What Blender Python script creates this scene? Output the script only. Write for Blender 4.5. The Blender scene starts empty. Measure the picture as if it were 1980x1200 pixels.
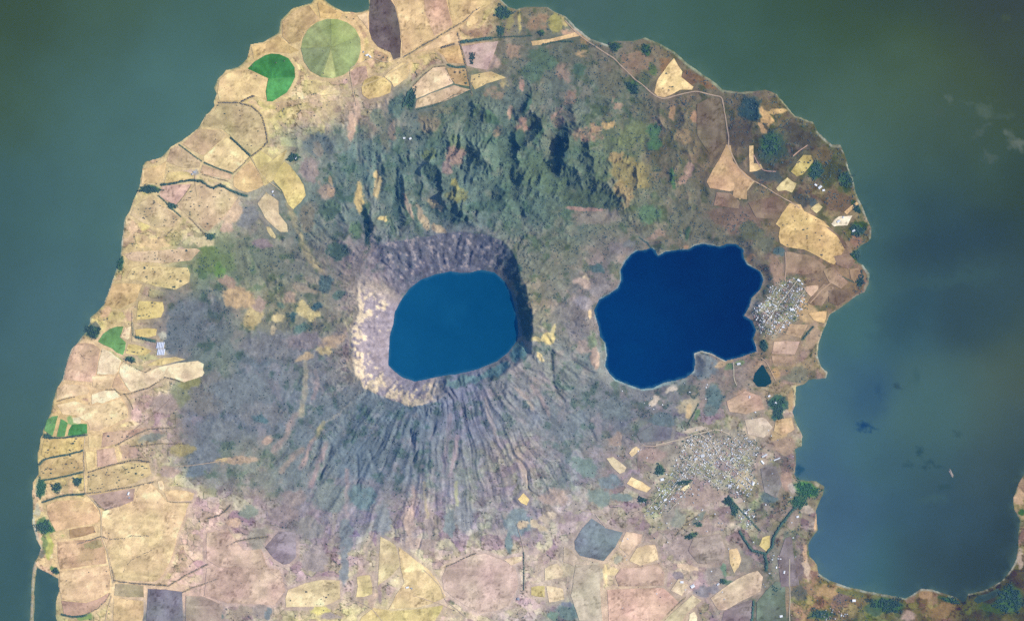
import bpy, math, random
import numpy as np
from mathutils import Vector
from mathutils.geometry import delaunay_2d_cdt

# ------------------------------------------------------------------ camera, sky, sun, exposure
SC = bpy.context.scene
COL = SC.collection
M = 8.0                      # metres on the ground per photo pixel (photo 1980 x 1200)
CAM_H = 40000.0
cam_data = bpy.data.cameras.new("camera")
cam_data.sensor_width = 36.0
cam_data.lens = 36.0 * CAM_H / (1980 * M)
cam_data.clip_start = 10.0
cam_data.clip_end = 400000.0
cam = bpy.data.objects.new("camera", cam_data)
cam.location = (0, 0, CAM_H)
COL.objects.link(cam)
SC.camera = cam

SUN_AZ, SUN_EL = math.radians(8), math.radians(39)     # sun stands to the right of the picture, a little above its middle
world = bpy.data.worlds.new("World")
SC.world = world
world.use_nodes = True
wn = world.node_tree
sky = wn.nodes.new("ShaderNodeTexSky")
sky.sky_type = 'NISHITA'
sky.sun_disc = False
sky.sun_elevation = SUN_EL
sky.sun_rotation = math.pi / 2 - SUN_AZ
wn.links.new(sky.outputs[0], wn.nodes["Background"].inputs["Color"])
wn.nodes["Background"].inputs["Strength"].default_value = 0.14

sun_data = bpy.data.lights.new("sun", 'SUN')
sun_data.energy = 3.9
sun_data.angle = math.radians(0.5)
sun_data.color = (1.0, 0.955, 0.89)
sun = bpy.data.objects.new("sun", sun_data)
sdir = Vector((math.cos(SUN_EL) * math.cos(SUN_AZ), math.cos(SUN_EL) * math.sin(SUN_AZ), math.sin(SUN_EL)))
sun.rotation_euler = sdir.to_track_quat('Z', 'Y').to_euler()
sun.location = (0, 0, 3000)
COL.objects.link(sun)

SC.view_settings.view_transform = 'Standard'
SC.view_settings.look = 'None'
SC.view_settings.exposure = 0.55
SC.view_settings.gamma = 1.0
SC.cycles.use_denoising = False
SC.cycles.max_bounces = 4
SC.cycles.diffuse_bounces = 2
SC.cycles.volume_bounces = 0

# Measured response of flat ground under this light and air: linear picture = A * albedo + B
CAL_A = np.array([1.262, 1.324, 1.524])
CAL_B = np.array([0.011, 0.0305, 0.072])

rng = np.random.default_rng(7)
random.seed(7)

def lin(c):
    c = np.asarray(c, float) / 255.0
    return np.where(c <= 0.04045, c / 12.92, ((c + 0.055) / 1.055) ** 2.4)

def alb(c):
    """base colour of flat ground that the photograph shows as sRGB c"""
    return np.clip((lin(c) - CAL_B) / CAL_A, 0.001, 0.9)

def albw(c):
    """the same for water, whose surface adds its own faint sheen"""
    return np.clip((lin(c) - np.array([0.0028, 0.0205, 0.066])) / CAL_A, 0.0005, 0.9)

def P(s):
    return [tuple(float(v) for v in t.split(',')) for t in s.split()]

def W(px, py):
    return (px - 990.0) * M, (600.0 - py) * M

# ------------------------------------------------------------------ noise
_tab = [np.random.default_rng(100 + i).random((256, 256)).astype(np.float32) for i in range(8)]
def vnoise(x, y, seed=0, wrapx=256):
    t = _tab[seed % 8]
    xi = np.floor(x).astype(np.int64); yi = np.floor(y).astype(np.int64)
    fx = (x - xi).astype(np.float32); fy = (y - yi).astype(np.float32)
    fx = fx * fx * fx * (fx * (fx * 6 - 15) + 10); fy = fy * fy * fy * (fy * (fy * 6 - 15) + 10)
    x0 = (xi % wrapx) & 255; x1 = ((xi + 1) % wrapx) & 255; y0 = yi & 255; y1 = (yi + 1) & 255
    a = t[y0, x0]; b = t[y0, x1]; c = t[y1, x0]; d = t[y1, x1]
    return (a + (b - a) * fx) * (1 - fy) + (c + (d - c) * fx) * fy

def fbm(x, y, scale, octv=4, seed=0, gain=0.5):
    s = 0.0; amp = 1.0; tot = 0.0
    for o in range(octv):
        f = 2.03 ** o / scale
        s = s + amp * (vnoise(x * f + 17.3 * o + seed * 31.7, y * f + 9.1 * o + seed * 12.9, seed + o) * 2 - 1)
        tot += amp; amp *= gain
    return s / tot

def sstep(a, b, x):
    t = np.clip((x - a) / (b - a), 0, 1)
    return t * t * (3 - 2 * t)

# ------------------------------------------------------------------ the sheet of ground: a regular grid in photo pixels
CELL = 1.6
GX = np.arange(-150, 2231, CELL); GY = np.arange(-150, 1481, CELL)
NX, NY = len(GX), len(GY)
PX, PY = np.meshgrid(GX, GY)
PX = PX.astype(np.float32); PY = PY.astype(np.float32)

def seg_dist2(X, Y, a, b):
    dx, dy = b[0] - a[0], b[1] - a[1]
    L = dx * dx + dy * dy + 1e-9
    t = np.clip(((X - a[0]) * dx + (Y - a[1]) * dy) / L, 0, 1)
    return (X - a[0] - t * dx) ** 2 + (Y - a[1] - t * dy) ** 2

def sub(bx0, by0, bx1, by1):
    i0 = max(0, int((bx0 - GX[0]) / CELL)); i1 = min(NX, int((bx1 - GX[0]) / CELL) + 2)
    j0 = max(0, int((by0 - GY[0]) / CELL)); j1 = min(NY, int((by1 - GY[0]) / CELL) + 2)
    return slice(j0, max(j1, j0)), slice(i0, max(i1, i0))

def sdf(poly, margin=None, X=None, Y=None):
    """signed distance in photo pixels, positive inside"""
    if X is None:
        X, Y = PX, PY
    d = np.full(X.shape, 1e12, np.float32)
    ins = np.zeros(X.shape, bool)
    n = len(poly)
    for i in range(n):
        a, b = poly[i], poly[(i + 1) % n]
        d = np.minimum(d, seg_dist2(X, Y, a, b))
        if a[1] != b[1]:
            cross = ((a[1] > Y) != (b[1] > Y))
            xx = (b[0] - a[0]) * (Y - a[1]) / (b[1] - a[1]) + a[0]
            ins ^= cross & (X < xx)
    d = np.sqrt(d)
    return np.where(ins, d, -d)

def sdf_local(poly, margin):
    xs = [p[0] for p in poly]; ys = [p[1] for p in poly]
    sl = sub(min(xs) - margin, min(ys) - margin, max(xs) + margin, max(ys) + margin)
    return sl, sdf(poly, X=PX[sl], Y=PY[sl])

def line_dist(pts, margin):
    xs = [p[0] for p in pts]; ys = [p[1] for p in pts]
    sl = sub(min(xs) - margin, min(ys) - margin, max(xs) + margin, max(ys) + margin)
    X, Y = PX[sl], PY[sl]
    d = np.full(X.shape, 1e12, np.float32)
    for a, b in zip(pts[:-1], pts[1:]):
        d = np.minimum(d, seg_dist2(X, Y, a, b))
    return sl, np.sqrt(d)
# ------------------------------------------------------------------ outlines, in photo pixels
COAST = P("""404,219 415,204 413,197 420,182 414,172 422,154 436,137 461,131 479,113 485,87 509,81 539,63 544,38 568,16 602,7 612,-6 622,-6 638,8 661,22 687,25 712,20 715,-30 660,-70 700,-160
800,-260 900,-160 940,-60 962,-20 969,0 983,14 999,19 1019,13 1060,15 1080,26 1093,31 1113,53 1141,75 1174,86 1190,80 1222,79 1246,73 1269,81 1301,97 1327,121 1360,145 1384,162 1398,174 1431,180 1455,177 1479,174 1502,182 1524,209 1538,224 1552,229 1572,237 1580,255 1592,267 1609,281 1625,281 1633,297 1641,324 1649,344 1653,368 1661,388
1667,400 1677,422 1685,441 1684,461 1677,469 1663,475 1655,486 1657,507 1669,513 1680,528 1679,548 1671,564 1651,576 1634,588 1620,598 1604,608 1596,629 1588,647 1582,667 1580,689 1588,707 1600,720 1597,731 1564,734 1552,744 1539,746 1538,782 1533,798 1540,819 1551,843 1550,863 1536,869 1539,891 1536,916 1542,926 1564,929 1580,930 1593,940 1590,958 1582,974 1578,985 1579,1004 1581,1023 1569,1037 1563,1053 1565,1073 1579,1091 1582,1107 1604,1122 1632,1132 1668,1141 1709,1149 1751,1155 1767,1146 1781,1138 1802,1139 1824,1146 1850,1155 1862,1164 1868,1160 1872,1147 1890,1144 1910,1139 1937,1121 1955,1101 1965,1080 1970,1055 1970,1020 1972,1005 1962,985 1960,960 1968,935 1978,920 1992,900 2060,830 2200,780 2400,740 2400,1600 118,1600
118,1400 111,1200 107,1182 108,1162 114,1142 112,1117 92,1106 72,1098 68,1118 65,1200 63,1500 57,1500 58,1200 61,1118 66,1085 74,1074 78,1059 70,1042 63,1012 64,992 62,961 64,933 75,917 74,881 78,846 83,838 84,830 88,820 98,798 103,773 109,753 121,735 129,701 139,674 151,660 166,642 174,624 176,613 200,589 209,569 217,543 231,504 235,480 236,466 239,442 240,424 251,408 259,385 267,369 272,353 273,335 276,321 281,313 313,303 329,286 354,270 384,248 399,222""")
CRATER_LAKE = P("""870,525 842,531 814,541 791,559 774,584 764,602 761,627 754,650 752,672 751,705 761,716 777,728 802,737 825,733 850,727 878,724 923,714 961,698 984,680 1000,658 1003,640 1000,615 995,590 988,565 977,545 956,527 930,522 910,527 892,528""")
RIM = P("""685,690 684,640 696,600 696,548 701,518 716,488 742,470 792,460 840,452 880,447 930,452 968,462 992,486 1004,520 1019,560 1029,600 1031,640 1026,682 1001,706 975,724 945,738 910,742 872,754 838,772 797,783 765,770 735,761 706,746 690,722""")
LAGOON = P("""1231,485 1249,483 1256,480 1261,480 1267,484 1272,495 1286,487 1312,483 1332,482 1342,475 1359,471 1391,477 1405,472 1423,472 1437,482 1437,497 1445,511 1470,525 1476,541 1470,559 1452,577 1449,592 1439,610 1454,620 1462,638 1456,654 1461,665 1463,679 1451,683 1435,689 1403,697 1390,691 1376,683 1356,678 1341,683 1344,701 1341,717 1327,729 1305,735 1283,739 1263,749 1240,752 1220,745 1190,733 1178,721 1170,707 1174,685 1170,663 1160,650 1157,630 1152,612 1149,600 1151,595 1159,579 1177,569 1195,557 1201,543 1200,521 1209,505 1221,491""")
POND = P("1473,705 1459,722 1456,736 1463,746 1479,747 1491,740 1489,728 1481,716 1476,706")
BACKWATER = P("1882,1160 1890,1151 1908,1147 1930,1136 1934,1142 1926,1153 1908,1160 1890,1166")

# ridges of the broken hill country: crest line, height m, width of the west (photo left) and east flank in px
RIDGES = [
 ("1104,228 1108,250 1102,280 1095,310 1096,335", 150, 22, 45),
 ("1036,178 1022,205 1008,232 994,262", 95, 14, 24),
 ("1058,218 1046,250 1035,282", 85, 13, 24),
 ("920,205 945,222 968,240 990,258 1000,275", 80, 12, 26),
 ("905,284 925,302 942,326 950,345", 95, 14, 30),
 ("820,308 840,322 858,340 868,362", 105, 17, 34),
 ("838,372 862,388 890,404 915,424", 115, 17, 30),
 ("872,352 886,366 893,384 888,400", 60, 9, 20),
 ("964,358 978,372 988,392", 75, 13, 26),
 ("900,418 930,408 962,398", 70, 14, 22),
 ("780,338 784,370 784,405 790,432", 85, 15, 28),
 ("716,392 722,420 726,450 736,478", 85, 12, 24),
 ("1114,340 1117,356 1138,352", 70, 12, 20),
 ("1140,285 1146,318 1136,345", 90, 13, 34),
 ("1150,352 1178,362 1198,382 1206,402", 95, 18, 60),
 ("1175,205 1188,193", 50, 10, 18),
 ("1312,200 1322,225 1326,250", 45, 9, 20),
 ("1296,320 1302,345 1300,365", 35, 8, 18),
 ("1462,196 1470,215 1462,238", 90, 22, 40),
 ("688,250 694,290 700,330", 35, 10, 18),
 ("738,300 744,340 748,380", 45, 10, 18),
 ("655,395 668,410 668,440", 55, 14, 22),
 ("672,470 690,492 676,510", 60, 16, 22),
 ("850,300 866,290 878,302", 45, 10, 20),
 ("760,285 775,300 790,330", 45, 10, 22),
 ("930,345 938,370 936,395", 40, 9, 18),
 ("1000,330 1015,350 1035,360", 45, 10, 18),
 ("1230,330 1238,350 1250,365", 45, 12, 30),
 ("1215,225 1228,208", 40, 9, 18),
 ("612,258 640,270 655,300", 40, 12, 24),
]
VALLEYS = [  # line, half width px, depth m
 ("1064,685 1067,712 1068,735 1076,760 1090,775", 5, 45), ("1082,672 1105,695 1130,712 1145,722", 4, 28),
 ("1092,708 1112,728 1122,742", 3, 18), ("1030,750 1040,772 1048,790", 4, 30), ("990,768 1003,785 1018,800", 5, 30),
 ("935,820 945,840 955,855", 4, 26), ("960,862 970,880 976,895", 4, 26), ("886,868 882,890 876,905", 4, 34),
 ("793,830 799,860 800,895", 4, 34), ("690,880 692,910 690,950", 5, 32), ("640,862 632,890 618,925", 4, 36),
 ("618,855 610,880 598,900", 4, 34), ("560,858 545,880 528,895", 4, 22), ("715,870 722,895 730,915", 3, 22),
 ("545,690 570,660 600,630", 6, 24), ("560,680 585,672 610,668", 4, 18), ("590,712 575,745 560,768", 4, 18),
 ("985,470 1000,500 1012,530 1020,560", 0.1, 0), ("1015,470 1040,462 1075,455", 4, 26), ("1010,500 1045,505 1080,500", 4, 24),
 ("1020,440 1030,455 1050,480", 4, 26), ("1060,620 1080,590 1100,560 1130,535", 5, 24), ("1240,462 1222,440 1200,425", 4, 20),
 ("690,235 692,300 706,360 712,400", 6, 40), ("726,300 730,340 716,390", 5, 30), ("768,335 768,380 770,430", 6, 40),
 ("985,330 990,380 1010,420", 6, 40), ("1030,290 1060,330 1090,350", 8, 40), ("990,220 985,270 1010,300", 6, 30),
 ("1355,255 1352,300 1330,340", 5, 18), ("1245,270 1250,310 1240,340", 5, 18), ("1340,420 1320,450 1330,470", 4, 18),
 ("545,465 520,440 500,425", 3, 16), ("470,470 500,520 520,560", 4, 16), ("600,700 640,690 660,695", 3, 14),
 ("1120,800 1140,825 1150,850", 4, 18), ("1240,800 1232,830 1245,850", 4, 16), ("1306,805 1302,830 1285,850", 3, 14),
]

# coarse tint of the land cover away from the plots, southern haze painted in: x, y, r, g, b as seen from above
GRID = """600,0,205,180,130 700,0,215,185,145 800,0,215,185,145 900,0,205,180,135 1000,0,131,127,112 1100,0,131,132,112
500,100,205,182,140 600,100,200,180,140 700,100,205,180,140 800,100,205,180,140 900,100,185,160,135 1000,100,116,122,117 1100,100,106,117,112 1200,100,123,122,115 1300,100,129,122,105 1400,120,117,114,103
400,200,200,180,140 500,200,205,185,140 600,200,200,180,145 700,200,168,152,138 800,200,116,130,129 900,200,109,128,121 1000,200,106,124,123 1100,200,105,118,117 1200,200,103,118,111 1300,200,111,112,105 1400,200,111,110,103 1500,200,114,110,98 1600,200,107,107,93
300,300,205,185,145 400,300,203,184,145 500,300,205,188,140 600,300,131,142,137 700,300,108,134,135 800,300,103,128,127 900,300,101,124,121 1000,300,95,122,117 1100,300,95,118,113 1200,300,105,120,107 1300,300,107,111,102 1400,300,122,112,101 1500,300,89,96,95 1600,300,95,99,88
250,400,200,182,145 300,400,203,183,145 400,400,200,180,150 500,400,147,147,140 600,400,118,136,134 700,400,113,134,135 800,400,108,128,127 900,400,101,124,127 1000,400,94,119,117 1100,400,97,118,115 1200,400,111,122,113 1300,400,110,119,111 1400,400,117,115,109 1500,400,132,120,105 1600,400,137,127,108
250,500,200,180,140 300,500,200,180,140 400,500,123,142,118 500,500,123,136,126 600,500,128,133,130 700,500,135,132,140 800,500,120,122,142 900,500,115,122,140 1000,500,112,122,122 1100,500,117,128,120 1200,500,128,128,130 1300,470,118,122,116 1400,460,115,120,112 1500,500,125,118,112 1600,530,140,122,108
200,600,200,180,135 300,600,175,158,130 350,600,111,120,134 400,600,112,124,132 500,600,149,149,130 600,600,135,139,130 700,600,165,155,145 1050,600,132,136,122 1100,600,130,130,138 1150,560,135,130,136 1500,600,148,146,138 1550,600,152,137,118
150,700,205,178,150 200,700,215,190,155 300,700,200,180,150 350,650,105,116,140 400,700,115,130,124 500,700,115,130,142 600,700,131,138,147 700,700,175,160,145 1000,700,128,135,145 1050,700,138,142,145 1100,700,123,136,139 1180,760,130,136,142 1300,770,120,128,138 1400,720,138,132,132 1500,700,155,138,122 1550,700,150,135,122
100,800,205,180,135 200,800,215,188,150 300,800,172,154,145 400,800,117,125,140 500,800,118,130,146 600,800,126,139,148 700,800,112,130,145 800,800,112,130,147 900,800,124,132,157 1000,800,131,139,151 1100,800,121,135,146 1200,800,115,125,140 1300,800,138,137,142 1400,800,150,142,138 1500,800,160,147,135
100,900,198,178,130 200,900,208,185,145 300,900,185,168,145 400,900,127,137,138 500,900,137,144,138 600,900,126,140,147 700,900,114,132,147 800,900,120,133,148 900,900,136,143,151 1000,900,150,145,149 1100,900,136,143,151 1200,900,150,142,145 1300,900,155,148,140 1400,900,165,155,145 1500,900,150,140,132
100,1000,200,178,140 200,1000,218,192,152 300,1000,222,198,160 400,1000,195,172,162 500,1000,160,148,148 600,1000,143,139,148 700,1000,138,139,153 800,1000,158,149,151 900,1000,148,145,151 1000,1000,148,144,153 1100,1000,162,152,151 1200,1000,162,150,147 1300,1000,156,147,142 1400,1000,160,150,140 1500,1000,140,138,130 1560,1000,150,140,132
100,1100,215,188,150 200,1100,222,198,158 300,1100,205,180,155 400,1100,195,170,160 500,1100,192,170,162 600,1100,178,162,156 700,1100,180,165,155 800,1100,200,185,160 900,1100,198,178,168 1000,1100,188,171,164 1100,1100,180,168,155 1200,1100,195,175,155 1300,1100,170,155,145 1400,1100,160,148,142 1500,1100,128,127,121 1600,1150,160,135,110 1700,1170,108,110,88 1800,1170,128,112,92 1900,1180,72,84,66 1980,1050,150,132,110 1980,1150,78,84,68
100,1250,190,175,140 200,1250,200,178,145 300,1250,137,137,142 400,1250,160,148,145 500,1250,160,148,145 600,1250,205,190,150 700,1250,200,185,150 800,1250,205,192,150 900,1250,185,168,158 1000,1250,175,165,160 1100,1250,140,145,140 1200,1250,205,178,160 1300,1250,190,172,150 1400,1250,150,138,138 1500,1250,112,118,112 1600,1250,115,112,108 1700,1250,98,108,92 1800,1250,132,116,96 1900,1250,84,92,74"""

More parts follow.
